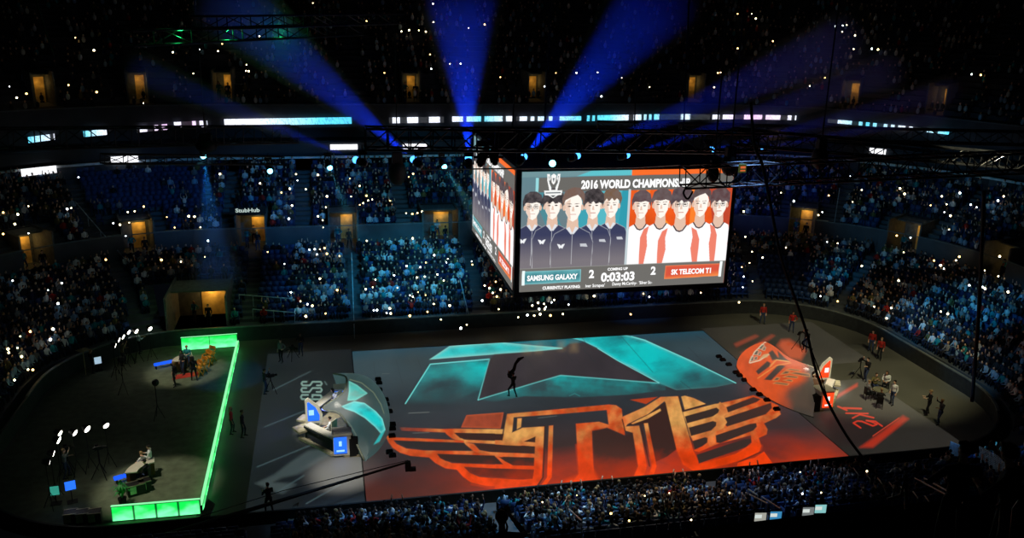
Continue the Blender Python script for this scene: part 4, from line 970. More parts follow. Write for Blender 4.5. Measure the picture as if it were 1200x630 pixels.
led_wall('w', A1, B1, .05, .5, 30, 2, 'long thin green glowing strip wall running along the side of the desk stage')
led_wall('w', B0, B1, .05, 1.05, 2, 3, 'green glowing wall at the far end of the desk stage')
mb = MB(); pd_ = [tuple(P2(t, -.25)[0]) for t in np.arange(0, TT, .8)]; pd_ = [(min(x, -8.45), y) for x, y in pd_ if x < -7.7]; mb.prism(pd_, .005, .035); dk_ = mb.build('stage_deck', mat('dark_carpet', (96, 104, 84), .9, noise=.2, scale=2.)); tag(dk_, 'dark carpeted deck inside the green light walls', 'stage deck')

def blob_on(name, build, label, cat, loc, rz=0, group=None): pass
def mesh_thing(name, mb, m, label, cat, loc=(0, 0, 0), rz=0, group=None, **k):
    o = mb.build(name, m, **k); o.location = tuple(map(float, loc)); o.rotation_euler = (0, 0, rz); return tag(o, label, cat, group)
# standing figures
def standing(l, r, step=.1, hair='short', yaw=0., pitch=0.):
    L = [((-.1, 0, .92), (-.13, .04+step, .5), (-.15, step*.8, .09), (-.17, step*.8+.16, .04)), ((.1, 0, .92), (.13, .02, .5), (.16, -step*.8, .09), (.18, -step*.8+.15, .04))]
    return figure((0, 0, .95), (0, .01, 1.3), (0, 0, 1.5), (0, .03, 1.65), [l, r], L, hair=hair, yaw=yaw, pitch=pitch, vox=.02)
def SA(s, pose):
    return {'down': ((s*.2, -.02, 1.42), (s*.25, -.04, 1.13), (s*.24, .08, .88), (0, .15, -1), .3), 'front': ((s*.2, -.02, 1.42), (s*.27, .1, 1.17), (s*.14, .36, 1.24), (-s*.2, 1, .1), .6),
            'high': ((s*.2, -.02, 1.42), (s*.32, .14, 1.5), (s*.16, .3, 1.74), (-s*.1, .3, 1), .5), 'hip': ((s*.2, -.02, 1.42), (s*.36, -.06, 1.2), (s*.2, .1, 1.02), (-s*1, .1, -.2), .5)}[pose]
ST = {'down': standing(SA(-1, 'down'), SA(1, 'down')), 'cam': standing(SA(-1, 'front'), SA(1, 'high'), .16), 'front': standing(SA(-1, 'front'), SA(1, 'front'), .12, 'cap'), 'hip': standing(SA(-1, 'hip'), SA(1, 'down'), .1, 'long'), 'walk': standing(SA(-1, 'high'), SA(1, 'front'), .26)}
SITF = PROT[0][1]; SITC = PROT[6][1]
for k in ST: 
    for _ in range(5): ST[k].materials.append(skins[0])
def crew(px, py, pose, label, top='black', rz=0., z=0., **k):
    w = atz(px, py, z); return person(ST[pose], w, rz, label, top, None, **k)
performer = crew(601, 465, 'walk', 'performer in black with one leg forward on the dark star of the stage floor', 'black', .5, .03, sk=skins[2], hr=hairs[0], pn=pants[0])
w = atz(601, 465, .03)
mb = MB(); pts = [(w[0]-.15+.0, w[1]+.32, 1.55), (w[0]+.1, w[1]+.3, 1.9), (w[0]+.2, w[1]+.3, 2.3), (w[0]+.42, w[1]+.3, 2.6), (w[0]+.75, w[1]+.3, 2.72)]
mb.tube(pts, [.16, .12, .1, .13, .04], 8); mb.ell(pts[0], (.2, .16, .24), 8, 6); tag(mb.build('curved_banner', mat('dark_cloth', (20, 20, 24), .8), smooth=True), 'dark curved object held up by the performer on the stage floor', 'banner')
# floor crew
def camera_rig(loc, rz, label, tall=1.45):
    o = thing('video_camera', label, 'camera', loc, rz)
    mb = MB(); mb.box((0, .05, tall+.12), (.16, .42, .2)); mb.box((0, -.2, tall+.12), (.12, .12, .12)); mb.build('camera_body', blk, o, bevel=.02)
    mb = MB(); mb.tube([(0, .26, tall+.12), (0, .44, tall+.12)], [.06, .08], 12); mb.build('lens', blk, o)
    mb = MB(); mb.box((-.13, -.05, tall+.22), (.05, .18, .12)); mb.build('viewfinder', blk, o)
    mb = MB(); mb.tube([(0, 0, tall), (0, 0, .9)], .04, 8); mb.build('column', blk, o)
    for k in range(3): mb = MB(); a = k*2.094+.5; mb.tube([(0, 0, .95), (.5*math.cos(a), .5*math.sin(a), .02)], .022, 6); mb.build('leg', blk, o)
    mb = MB(); mb.tube([(0, -.1, tall), (.1, -.5, tall-.15)], .014, 6); mb.build('pan_handle', blk, o)
    return o
crew(311, 461, 'cam', 'crew member in dark clothes beside a floor camera left of the SSG letters', 'charcoal', -1.2)
camera_rig(atz(318, 460), -1.2, 'tripod camera left of the SSG letters', 1.1)
crew(285, 512, 'down', 'crew member in black standing by the green strip wall', 'black', -1.6); crew(272, 508, 'hip', 'crew member in a red top standing by the green strip wall', 'red', -1.5)
crew(353, 416, 'front', 'crew member standing on the floor above the SSG letters', 'black', 2.8); camera_rig(atz(343, 421), -2.2, 'small floor camera above the SSG letters', .8)
crew(330, 424, 'hip', 'crew member in grey at the far edge of the left floor', 'grey', 2.6)
crew(350, 414+2, 'down', 'person in blue lit clothes by the far barrier above the SSG letters', 'navy', 3.) if False else None
crew(943, 411, 'cam', 'camera operator in black behind the orange booth', 'black', 2.3); camera_rig(atz(935, 410), 2.3, 'shoulder height camera behind the orange booth', 1.3)
crew(927, 389, 'hip', 'person in a bright red jacket at the far right barrier', 'red', 2.6, sk=skins[1]); crew(893, 379, 'down', 'person in a dark red jacket at the barrier behind the stage corner', 'red', 2.9)
crew(1020, 412, 'down', 'person in a dull red top by the curved right barrier', 'red', 2.4); crew(1030, 421, 'down', 'person in a red top by the curved right barrier, nearer one of the pair', 'red', 2.2)
crew(1014, 446, 'cam', 'camera operator in black with raised arm right of the orange booth', 'black', 1.9); camera_rig(atz(1006, 444), 2.2, 'dark camera on a stand right of the orange booth', 1.4)
crew(1087, 486, 'front', 'crew member in a cap standing at the right end of the floor', 'black', 1.2, sk=skins[0]); crew(1100, 497, 'cam', 'crew member with both arms forward at the right end of the floor', 'charcoal', 1.5)
crew(147+182, 600-2, 'front', 'crew member') if False else None
crew(316, 602, 'front', 'camera assistant in black at the bottom left of the striped floor', 'black', .5, z=0.)
# table group right
tp = atz(1030, 468); tb = thing('round_table', 'small round table with a seated group right of the SKT letters', 'table', tp)
mb = MB(); mb.tube([(0, 0, .7), (0, 0, .75)], .5, 20); mb.build('tabletop', mat('grey_top', (120, 118, 100), .5), tb)
mb = MB(); mb.tube([(0, 0, .02), (0, 0, .7)], [.06, .04], 10); mb.build('column', blk, tb); mb = MB(); mb.tube([(0, 0, 0), (0, 0, .04)], .28, 16); mb.build('base', blk, tb)
grp = [(1016, 468, 'grey', 'in a grey top at the left of the round table'), (1024, 459, 'olive', 'in an olive top behind the round table'), (1037, 456, 'white', 'in a pale top behind the round table, right one'), (1030, 478, 'black', 'in black at the front of the round table')]
for k, (px, py, tpn, lb) in enumerate(grp):
    w = atz(px, py); a = math.atan2(tp[1]-w[1], tp[0]-w[0])-PI/2
    c = thing('folding_chair', 'dark chair under the person %s' % lb, 'chair', w, a); chair_parts(c, blk, .44, .42, .85)
    person(PROT[(0, 3, 5, 6)[k]][1], (w[0], w[1], .04), a, 'person seated %s' % lb, tpn)
crew(1045, 474, 'down', 'slim person in a pale top standing at the round table', 'white', 1.8)
# --- broadcast desks on the green stage
orange_wood = mat('orange_wood', (216, 138, 40), .5); brownm = mat('brown_wood', (120, 70, 34), .5)
bl = glow('blue_bench_light', (30, 90, 240), 1.2, True)
def director_chair(px, py, rz, lb):
    o = thing('director_chair', lb, 'chair', atz(px, py, .035), rz, 'orange chairs on the far desk stage')
    mb = MB(); mb.box((0, 0, .62), (.5, .42, .05)); mb.build('seat', orange_wood, o); mb = MB(); mb.box((0, -.22, 1.0), (.5, .04, .24)); mb.build('backrest', orange_wood, o)
    for s in (-1, 1):
        mb = MB(); mb.box((s*.27, 0, .84), (.06, .46, .04)); mb.build('armrest', orange_wood, o)
        mb = MB(); mb.tube([(s*.27, .2, .82), (s*.27, -.2, 0)], .03, 6); mb.build('leg', orange_wood, o); mb = MB(); mb.tube([(s*.27, -.22, 1.12), (s*.27, .2, 0)], .03, 6); mb.build('leg', orange_wood, o)
for q, (px, py) in enumerate(((233, 440), (238, 436), (244, 428), (248, 423))): director_chair(px, py, 2.2+.1*q, 'orange wooden chair in the row before the green wall, %s' % ['nearest of four', 'second of four', 'third of four', 'farthest of four'][q])
def desk(px, py, rz, lab, m, L=2.2):
    o = thing('presenter_desk', lab, 'desk', atz(px, py, .035), rz)
    mb = MB(); th = np.linspace(-.7, .7, 11); R1, R2 = L*.75, L*.75-.6; pl = [(R1*math.sin(t), R1*math.cos(t)-R1+.3) for t in th]+[(R2*math.sin(t), R2*math.cos(t)-R1+.3) for t in th[::-1]]; mb.prism(pl[::-1], .92, .98); mb.build('desk_top', m, o)
    R1 -= .08; R2 += .35; pl = [(R1*math.sin(t), R1*math.cos(t)-R1+.26) for t in th]+[(R2*math.sin(t), R2*math.cos(t)-R1+.26) for t in th[::-1]]; mb = MB(); mb.prism(pl[::-1], .02, .92); mb.build('desk_front', brownm, o); return o
desk(214, 433, .9, 'curved presenter desk with white papers on the far part of the green stage', whitem, 1.9)
desk(165, 563, .9, 'curved pale presenter desk on the near part of the green stage', whitem, 2.)
for px, py, pose, top, lb, rz in ((206, 452, 'down', 'black', 'person in black standing left of the far presenter desk', 2.2), (228, 446, 'hip', 'black', 'person in black standing right of the far presenter desk', .3), (221, 432, 'front', 'teal', 'orange haired person standing behind the far presenter desk', 2.9),
                               (215, 438, 'hip', 'charcoal', 'person in grey standing behind the far presenter desk', 2.5), (178, 555, 'front', 'white', 'presenter in a white shirt standing at the near desk', 1.6)):
    crew(px, py, pose, lb, top, rz, .035, hr=(mat('hair_orange', (190, 96, 40), .7) if 'orange' in lb else None))
for px, py, rz, lb, top in ((168, 556, .9, 'host in white seated behind the near desk', 'white'), (172, 566, 1.4, 'guest in black seated at the near desk, dark haired', 'black')):
    w = atz(px, py, .035); c = thing('folding_chair', 'black chair under the %s' % lb, 'chair', w, rz); chair_parts(c, blk, .44, .44, .95); person(SITF, (w[0], w[1], .075), rz, lb, top)
def bench(px, py, rz, lab, L=1.5):
    o = thing('light_bench', lab, 'light bar', atz(px, py, .035), rz, 'blue light bars in front of the desks')
    for s in (-1, 1): mb = MB(); mb.box((s*L*.4, 0, .12), (.06, .3, .24)); mb.build('leg', blk, o)
    for k in range(3): mb = MB(); mb.box(((k-1)*L/3, 0, .32), (L/3-.04, .22, .16)); mb.build('light_panel', bl, o)
bench(151, 562, .45, 'low blue glowing bar in front of the near presenter desk'); bench(192, 430, .4, 'low blue glowing bar in front of the far presenter desk', 1.3)
# rug, crates, plant, monitors
w = atz(217, 440, .035); mb = MB(); mb.prism([(-.9, -.35), (.75, -.4), (.95, .35), (-.7, .4)], 0, .02); mesh_thing('rug', mb, mat('red_rug', (170, 52, 40), .9), 'red rug in front of the far presenter desk', 'rug', w, .3)
w = atz(158, 585, .035)
def crate(px, py, rz, lb, sx=.9):
    o = thing('flight_case', lb, 'case', atz(px, py, .035), rz); mb = MB(); mb.box((0, 0, .32), (sx, .5, .6)); mb.build('case_body', mat('case_black', (26, 26, 26), .5), o, bevel=.02)
    for a in (-.5, .5): mb = MB(); mb.box((0, a*.5, .6), (sx+.02, .04, .05)); mb.build('edge_rail', mat('alloy', (170, 165, 140), .35, metal=.7), o)
    mb = MB(); mb.box((-sx*.2, -.26, .35), (.3, .02, .4)); mb.build('label_panel', mat('cream_label', (222, 214, 180), .6), o)
crate(160, 578, .4, 'black flight case with pale panel beside the near desk'); crate(170, 574, .4, 'black flight case next to the presenter desk', .6)
w = atz(144, 590, .035); o = thing('potted_plant', 'leafy green plant standing by the near green wall', 'plant', w)
mb = MB(); mb.tube([(0, 0, 0), (0, 0, .35)], [.16, .22], 12); mb.build('pot', blk, o); mb = MB()
for k in range(46):
    a = k*2.4; r = .12+.4*random.random(); hgt = .5+random.random()*.9; d = np.array([math.cos(a), math.sin(a), 0]); s_ = np.array([-math.sin(a), math.cos(a), 0])*.06; b0 = np.array([0, 0, .35]); m_ = b0+d*r*.6+(0, 0, hgt*.7); e_ = b0+d*r*1.3+(0, 0, hgt*.55)
    mb.add([b0-s_*.3, b0+s_*.3, m_+s_, m_-s_, e_], [(0, 1, 2, 3), (3, 2, 4)])
mb.build('foliage', mat('leaf_green', (40, 130, 60), .5), o)
def tv(px, py, rz, lb, scr, z=.9, w_=.9):
    o = thing('monitor_screen', lb, 'monitor', atz(px, py, .035), rz); mb = MB(); mb.box((0, 0, z+.28), (w_, .07, .56)); mb.build('casing', blk, o); mb = MB(); mb.box((0, -.04, z+.28), (w_-.06, .01, .5)); mb.build('screen', scr, o)
    mb = MB(); mb.tube([(0, .02, 0), (0, .02, z)], .03, 6); mb.box((0, .02, .02), (.5, .4, .04)); mb.build('stand', blk, o)
tv(85, 588, .3, 'bright blue monitor on a stand at the left of the desk stage', vc if False else bscreen, .7, .55); tv(66, 590, .1, 'small teal monitor at the far left below the lamp arc', glow('teal_screen', (60, 170, 150), .7), .5, .5); tv(116, 434, .4, 'pale blue monitor left of the far desk', glow('pale_screen', (170, 200, 220), .9), .5, .5)
camera_rig(atz(119, 560, .035), -1.3, 'tall tripod camera facing the near desk', 1.7); camera_rig(atz(152, 425, .035), -1., 'tripod camera beside the far lamps', 1.6); camera_rig(atz(82, 556, .035), -1.3, 'tripod camera behind the blue monitor', 1.5)
crew(78, 560, 'cam', 'camera operator in grey at the left camera', 'grey', -1.3); crew(145, 428, 'cam', 'camera operator in olive by the far lamps', 'olive', -1.2); crew(164, 400+14, 'front', 'crew member in a pale shirt near the far lamps', 'white', -1.); crew(109, 437, 'hip', 'crew member in black near the pale blue monitor', 'black', -1.)
mb = MB(); w = atz(101, 440, .0); mb.tube([(0, 0, 1.9), (0, 0, 2.0)], [.5, .1], 4); mb.tube([(0, 0, 0), (0, 0, 1.9)], .03, 6); mesh_thing('umbrella_light', mb, mat('umbrella_cloth', (150, 140, 100), .7), 'small pale umbrella on a pole left of the far desk', 'umbrella', w)
# round studio lamps on stands
lampm = glow('lamp_white', (255, 250, 232), 6.)
arc1 = [(57, 541), (62.5, 531), (69, 515.5), (70.5, 507.5), (88, 507), (102.5, 502.5), (124.5, 498.5)]; arc2 = [(135, 404.5), (139.5, 398), (144.5, 394.5), (151, 389), (160, 388), (176, 385), (143.5, 421.5), (182, 448)]
for q, (px, py) in enumerate(arc1+arc2):
    near_ = q < len(arc1); zz = 2.6 if near_ else 2.4
    w = atz(px, py, zz); tgt = atz(170, 565) if near_ else atz(215, 433); a = math.atan2(tgt[1]-w[1], tgt[0]-w[0])-PI/2
    ordn = ['first', 'second', 'third', 'fourth', 'fifth', 'sixth', 'seventh', 'eighth'][q if near_ else q-len(arc1)]
    o = thing('studio_lamp', 'round white studio lamp on a stand, %s from the left in the %s lamp arc' % (ordn, 'near' if near_ else 'far'), 'lamp', (w[0], w[1], 0), a)
    r = (.17 if q not in (5, 2) else .2); ax = ((1, 0, 0), (0, .5, .866), (0, -.866, .5))
    mb = MB(); mb.tube([(0, -.28, zz+.12), (0, 0, zz)], [.12, r+.05], 14); mb.build('lamp_housing', blk, o)
    mb = MB(); mb.tube([(0, .0, zz), (0, .03, zz-.012)], [r, r*.8], 16); mb.build('lens', lampm, o)
    mb = MB(); mb.tube([(0, -.15, zz), (0, -.15, .9)], .025, 6); mb.build('pole', blk, o)
    for k in range(3): mb = MB(); b_ = k*2.094; mb.tube([(0, -.15, .95), (.4*math.cos(b_), -.15+.4*math.sin(b_), .02)], .018, 5); mb.build('leg', blk, o)

# ------------------------------------------------------------------ jib arm, barriers, ramps at the bottom left
b0 = aty(150, 640, -3.5); b1 = aty(478, 541, 3.); o = thing('camera_jib', 'long dark camera crane arm reaching over the left edge of the stage floor', 'camera crane')
mb = MB(); mb.tube([b0, b1], [.15, .06], 6); mb.build('boom', blk, o)
mb = MB(); mb.box((b1[0], b1[1], b1[2]-.25), (.3, .4, .45)); mb.box((b1[0]+.25, b1[1], b1[2]-.45), (.35, .2, .2)); mb.tube([b1, b1-(0, 0, .4)], .05, 6); mb.build('camera_head', blk, o)
mb = MB(); pm = b0*.5+b1*.5; mb.tube([b0+(0, 0, .35), pm+(0, 0, .5), b1+(0, 0, .1)], .02, 5); mb.build('tension_cable', blk, o)
def ramp_panel(a, b, c, d, lab):
    mb = MB(); mb.add([a, b, c, d], [(0, 1, 2, 3)]); o = mb.build('stair_side_panel', mat('grey_panel', (112, 110, 100), .7)); s = o.modifiers.new('s', 'SOLIDIFY'); s.thickness = .06; tag(o, lab, 'panel')
ramp_panel(atz(330, 632, .2), atz(346, 632, .2), atz(350, 588, .9), atz(343, 592, .9), 'pale sloping side panel of the stair left of the near crowd')
ramp_panel(atz(222, 632, .2), atz(236, 628, .2), atz(252, 590, 1.), atz(244, 584, 1.), 'pale sloping side panel below the corner of the green walls')
# flat equipment road cases below the green wall at the far left
for q, px in enumerate((84, 98, 112)): crate(px, 612-q*.5, .1, 'grey equipment case left of the near green wall, %s in the row' % ['left one', 'middle one', 'right one'][q], .6)

# ------------------------------------------------------------------ trusses, moving heads and cables
tr_m = mat('truss_black', (22, 23, 27), .45, metal=.3)
def truss(p0, p1, h, lab, bay=1.1, r=.045, w=None, group='lighting trusses'):
    p0, p1 = np.array(p0, float), np.array(p1, float); e = p1-p0; L = np.linalg.norm(e); e /= L; up = np.array([0, 0, 1.]); sd = np.cross(e, up); sd /= np.linalg.norm(sd); up = np.cross(sd, e); w = w or h
    n = max(2, int(L/bay)); mb = MB()
    cs_ = [sd*a*w/2+up*b*h/2 for a, b in ((-1, -1), (1, -1), (1, 1), (-1, 1))]
    for c in cs_: mb.tube([p0+c, p1+c], r, 6)
    for i in range(n+1):
        q = p0+e*L*i/n
        for k in range(4): mb.tube([q+cs_[k], q+cs_[(k+1) % 4]], r*.6, 4, cap=False)
        if i < n:
            q2 = p0+e*L*(i+1)/n
            for k in range(4):
                a, b = (cs_[k], cs_[(k+1) % 4]) if (i+k) % 2 else (cs_[(k+1) % 4], cs_[k]); mb.tube([q+a, q2+b], r*.6, 4, cap=False)
    return tag(mb.build('lighting_truss', tr_m), lab, 'truss', group)
truss(aty(428, 162, .8), aty(905, 167, .8), .95, 'long black lighting truss hanging over the front of the scoreboard', 1.0, .055)
truss(aty(800, 207, -2), aty(1260, 187, -4), .95, 'black lattice truss crossing the top right corner of the scoreboard screen', .95, .05)
truss(aty(700, 150, 20), aty(1240, 163, 12), .9, 'thin black truss running right behind the upper lights', 1.4, .06)
truss(aty(-20, 163, 8), aty(345, 157, 17), 1.0, 'black truss over the left corner of the arena', 1.2, .05)
truss(aty(120, 186, 10), aty(330, 188, 17), .5, 'lower thin truss over the left corner of the arena', 1.2, .04)
truss(aty(860, 160, 2), aty(1230, 222-30, 2), .8, 'sloping black truss behind the right lattice truss', 1.2, .05)
truss(aty(150, 45, 0), aty(420, 34, 12), .6, 'ceiling truss with faint green light at the top left', 1.5, .05); truss(aty(230, 27, -2), aty(470, 22, 12), .5, 'higher ceiling truss with faint green light at the top left', 1.5, .04)
mb = MB(); mb.tube([aty(495, 198.5, .5), aty(742, 196, .5), aty(962, 184, .5)], .035, 6); tag(mb.build('steel_pipe', mat('pipe_grey', (150, 140, 135), .4, metal=.5)), 'thin grey pipe hanging in front of the top edge of the scoreboard', 'pipe')
def drape(px0, py0, px1, py1, Y, w, lab):
    a, b = aty(px0, py0, Y), aty(px1, py1, Y); o = thing('chain_motor', lab, 'hoist', (a[0], a[1], b[2])); H = a[2]-b[2]
    mb = MB(); mb.ell((0, 0, H*.25), (w, w, H*.3), 10, 8); mb.build('chain_bag', blk, o, smooth=True)
    mb = MB(); mb.box((0, 0, H*.6), (w*1.1, w*.9, H*.3)); mb.build('motor_body', blk, o, bevel=.05); mb = MB(); mb.tube([(0, 0, H*.7), (0, 0, H+9)], .04, 5); mb.build('chain', blk, o)
drape(858, 160, 858, 204, -1, .42, 'dark hoist motor above the truss at the scoreboard corner'); drape(965, 150, 965, 196, -1, .4, 'dark hoist motor hanging above the right lattice truss'); drape(838, 178, 838, 212, -1, .3, 'small dark hoist over the end of the right lattice truss')
drape(465, 165, 462, 215, 16, .6, 'dark hoist motor hanging left of the scoreboard below the long truss'); drape(240, 150, 240, 178, 12, .6, 'dark hoist motor over the left corner truss'); 
def cable(pts, Y, r, lab):
    P = [aty(x, y, Y) for x, y in pts]; Q = []
    for i in range(len(P)-1):
        p0, p1, p2, p3 = P[max(i-1, 0)], P[i], P[i+1], P[min(i+2, len(P)-1)]
        for k in range(6): f = k/6; Q.append(.5*((2*p1)+(-p0+p2)*f+(2*p0-5*p1+4*p2-p3)*f*f+(-p0+3*p1-3*p2+p3)*f**3))
    Q.append(P[-1]); mb = MB(); mb.tube(Q, r, 6); tag(mb.build('hanging_cable', blk, smooth=True), lab, 'cable')
cable([(880, 120), (884, 170), (893, 192), (903, 240), (915, 300), (932, 350), (946, 392), (955, 430), (970, 470), (992, 510), (1018, 545), (1040, 575)], -5, .07, 'thick dark cable hanging in a long curve from the truss past the orange booth')
cable([(946, 392), (951, 410), (962, 440), (972, 476)], -5, .03, 'thin strand hanging beside the thick dark cable'); cable([(1153, 224), (1150, 300), (1146, 380), (1139, 470)], -3, .1, 'straight dark cable drop hanging from the right truss')
cable([(37, -20), (48, 20), (63, 66)], 0, .03, 'thin pale cable hanging at the top left'); cable([(948, 395), (940, 402), (952, 409)], -5, .04, 'small cable tangle beside the thick dark cable')
# blue cable ends near the scoreboard corner
cable([(805, 218), (801, 226), (806, 233), (812, 224)], -2, .05, 'loop of black cable hanging from the end of the lattice truss')
mb = MB(); c_ = aty(870, 197, -2.8); mb.box(c_, (.35, .1, .4)); sg_ = mb.build('warning_sign', mat('sign_green', (70, 90, 50), .6, emit=(90, 100, 50), es=.4)); tag(sg_, 'small green and orange lit indicator box on the truss at the scoreboard corner', 'indicator')
mb = MB(); mb.box(c_+(0, -.06, .05), (.24, .02, .1)); mb.box(c_+(0, -.06, -.1), (.24, .02, .06)); mb.build('indicator_stripe', glow('indicator_orange', (230, 110, 60), .8), sg_)

lens_b = glow('lens_blue', (70, 160, 255), 3.5); lens_c = glow('lens_cyan', (120, 230, 255), 6.)
def moving_head(p, d, lab, lens=None, rl=.13, k=1.):
    """p lens centre, d beam direction"""
    p = np.array(p, float); d = np.array(d, float)/np.linalg.norm(d); o = thing('moving_head_light', lab, 'stage light', p, 0, 'moving head lights on the trusses')
    a = np.cross(d, (0, 0, 1.)); a = a/np.linalg.norm(a) if np.linalg.norm(a) > .05 else np.array([1., 0, 0])
    mb = MB(); mb.tube([-d*.5*k, -d*.3*k, (0, 0, 0)], [.12*k, .2*k, .17*k], 12); mb.build('lamp_head', blk, o, smooth=True)
    mb = MB(); mb.ell(d*(.02 if lens is None else .09), rl*.85*k, 14, 10); mb.build('lens', lens or blk, o)
    mb = MB(); c = -d*.28*k; T_ = (0, 0, .42*k); mb.tube([c+a*.23*k, c+a*.25*k+T_, c-a*.25*k+T_, c-a*.23*k], .035*k, 5); mb.build('yoke', blk, o)
    mb = MB(); mb.box(c+np.array([0, 0, .52*k]), (.42*k, .32*k, .2*k)); mb.tube([c+(0, 0, .6*k), c+(0, 0, .85*k)], .03, 5); mb.build('base', blk, o)
    return o
def haze_mat(name, dens, col):
    m = bpy.data.materials.new(name); nt, out = nodes(m); v = nt.nodes.new('ShaderNodeVolumeScatter'); v.inputs['Density'].default_value = dens; v.inputs['Color'].default_value = (*col, 1); v.inputs['Anisotropy'].default_value = .0
    nt.links.new(v.outputs[0], out.inputs['Volume']); return m
HZ = haze_mat('haze', .05, (1, 1, 1))
def beam(src, tgt, half, L, energy, col, lab, lens=lens_b, k=1., rl=.2, blend=.6):
    src = np.array(src, float); d = np.array(tgt, float)-src; d /= np.linalg.norm(d)
    moving_head(src, d, lab, lens, rl, k)
    ld = bpy.data.lights.new('beam_spot', 'SPOT'); ld.energy = energy; ld.color = col; ld.spot_size = 2*half; ld.spot_blend = blend; ld.shadow_soft_size = .08
    o = link('beam_spot', ld); o.location = tuple(src+d*.42); o.rotation_euler = Vector(tuple(-d)).to_track_quat('Z', 'Y').to_euler()
    if L > 0:
        mb = MB(); t_ = math.tan(half)*1.03; mb.tube([src+d*.3, src+d*L], [.14, .14+L*t_], 24); h_ = mb.build('haze', HZ); h_['kind'] = 'stuff'; h_['label'] = 'hazy light shaft from the '+lab; h_['category'] = 'haze'
BL = (.003, .035, 1.); CB = (.01, .25, 1.); TC = (.08, .75, 1.)
def dirpt(px, py, Y): return aty(px, py, Y)
Yb = 2.6
def B(sx, sy, tx, ty, Yt, deg, L, en, col, lab, **kw): s_ = aty(sx, sy, kw.pop('Ys', Yb)); beam(s_, aty(tx, ty, Yt), math.radians(deg), L, en, col, lab, **kw)
B(549, 187, 541, 0, 9, 13., 10, 11500, BL, 'moving head light at the upper left corner of the scoreboard, beaming straight up')
B(486, 188, 330, 55, 9, 8.5, 15, 11500, BL, 'moving head light left of the scoreboard beaming up to the upper left')
B(419, 188, 230, 110, 7, 4., 13, 4500, BL, 'moving head light under the left end of the long truss')
B(613, 185, 770, 0, 9, 11, 14, 12500, BL, 'moving head light above the left part of the screen beaming up to the right')
B(675, 183, 1000, 45, 9, 5.2, 20, 9500, BL, 'moving head light above the middle of the screen')
B(733, 182, 1030, 88, 8, 3.4, 20, 7500, BL, 'moving head light above the right part of the screen')
B(832, 176, 1180, 90, 8, 2.8, 18, 5500, BL, 'moving head light above the right end of the screen')
B(889, 174, 1150, 128, 8, 2.2, 15, 5000, BL, 'moving head light right of the scoreboard corner')
B(238, 181, 252, 300, 16, 10, 9, 2600, CB, 'moving head light under the left corner truss pointing down', lens=lens_c, Ys=14)
B(386, 195, 402, 235, 17, 8, 5, 900, TC, 'cyan moving head light left of centre pointing down', lens=lens_c, Ys=18)
B(520, 194, 540, 225, 17, 9, 5, 900, TC, 'cyan moving head light beside the scoreboard pointing down', lens=lens_c, Ys=18); B(647, 190.5, 655, 205, 1.2, 8, 1.2, 60, TC, 'cyan moving head light just above the screen pointing down', lens=lens_c)
B(316, 199, 325, 225, 17, 7, 4, 300, CB, 'small blue moving head light over the left middle stand', lens=lens_c, Ys=18)
for k, (x, y) in enumerate(((563, 192), (580, 190))): s_ = aty(x, y, 1.5); moving_head(s_, (-.35+.5*k, -.3, -1), 'unlit black moving head light hanging before the scoreboard side, %s one' % ('left' if k == 0 else 'right'), None, .14, 1.25)
mb = MB(); mb.tube([aty(555, 184, 1.5), aty(590, 184, 1.5)], .06, 6); tag(mb.build('light_bar', blk), 'short black bar holding two unlit lights before the scoreboard side', 'bar')

# ------------------------------------------------------------------ LED ribbons and small signs on the suite level
rbm = vcol_emit('ribbon_led', 1.35, rough=.5)
def ribbon(x0, y0, x1, y1, h, D, cols, lab, frag=0., z=None, seed=0):
    ta, za = hitwall(x0, y0, D); tb, zb = hitwall(x1, y1, D); n = max(6, int(abs(x1-x0)*1.2)); r = np.random.default_rng(seed)
    T = np.linspace(ta, tb, n); Zc = np.linspace(za, zb, n) if z is None else np.full(n, z); V = np.zeros((5, n, 3)); col = np.zeros((5, n, 3))
    fine = r.random((5, n)); on = np.repeat(r.random(n//5+2) > frag, 5)[:n]
    for i in range(n):
        f = i/(n-1)*(len(cols)-1); a = int(min(f, len(cols)-2)) if len(cols) > 1 else 0; c = lin(cols[a])*(1-(f-a))+lin(cols[min(a+1, len(cols)-1)])*(f-a)
        for j in range(5): V[j, i] = P3(T[i], D, Zc[i]+h/2-h*j/4); col[j, i] = c*(1.2 if fine[j, i] > .25 else .7)*(1 if on[i] else .03)
    o = link('led_ribbon', grid_mesh('led_ribbon', V, col, rbm)); s = o.modifiers.new('s', 'SOLIDIFY'); s.thickness = .08; return tag(o, lab, 'led sign', 'ribbon displays on the suite level')
Wc = (235, 240, 255); Cc = (90, 205, 235); Pc = (230, 190, 235)
D1, D2 = UP_D0-.8, DB-.35
ribbon(263, 143.5, 412, 141, .62, D1, [Wc, Wc, (170, 220, 240), Cc, (80, 190, 225)], 'long white and cyan ribbon display left of the long truss', .0, seed=1)
ribbon(98, 157, 125, 154.5, .5, D1, [Cc, Wc], 'short blue white ribbon display in the left upper corner', .1, seed=2); ribbon(160, 152, 196, 148.5, .5, D1, [Wc, Pc], 'broken white ribbon display over the left corner', .4, seed=3); ribbon(204, 147, 243, 145, .6, D1, [Wc, Pc, Wc], 'short pinkish ribbon display right of the left corner', .4, seed=4)
ribbon(456, 141, 520, 140, .55, D1, [Wc], 'broken white ribbon display behind the long truss', .55, seed=5); ribbon(530, 139.5, 600, 139, .5, D1, [Wc, Cc, Wc], 'white ribbon display behind the upward blue beam', .4, seed=6); ribbon(605, 139, 682, 138.5, .42, D1, [Wc, Cc], 'white ribbon display above the left of the scoreboard', .5, seed=7)
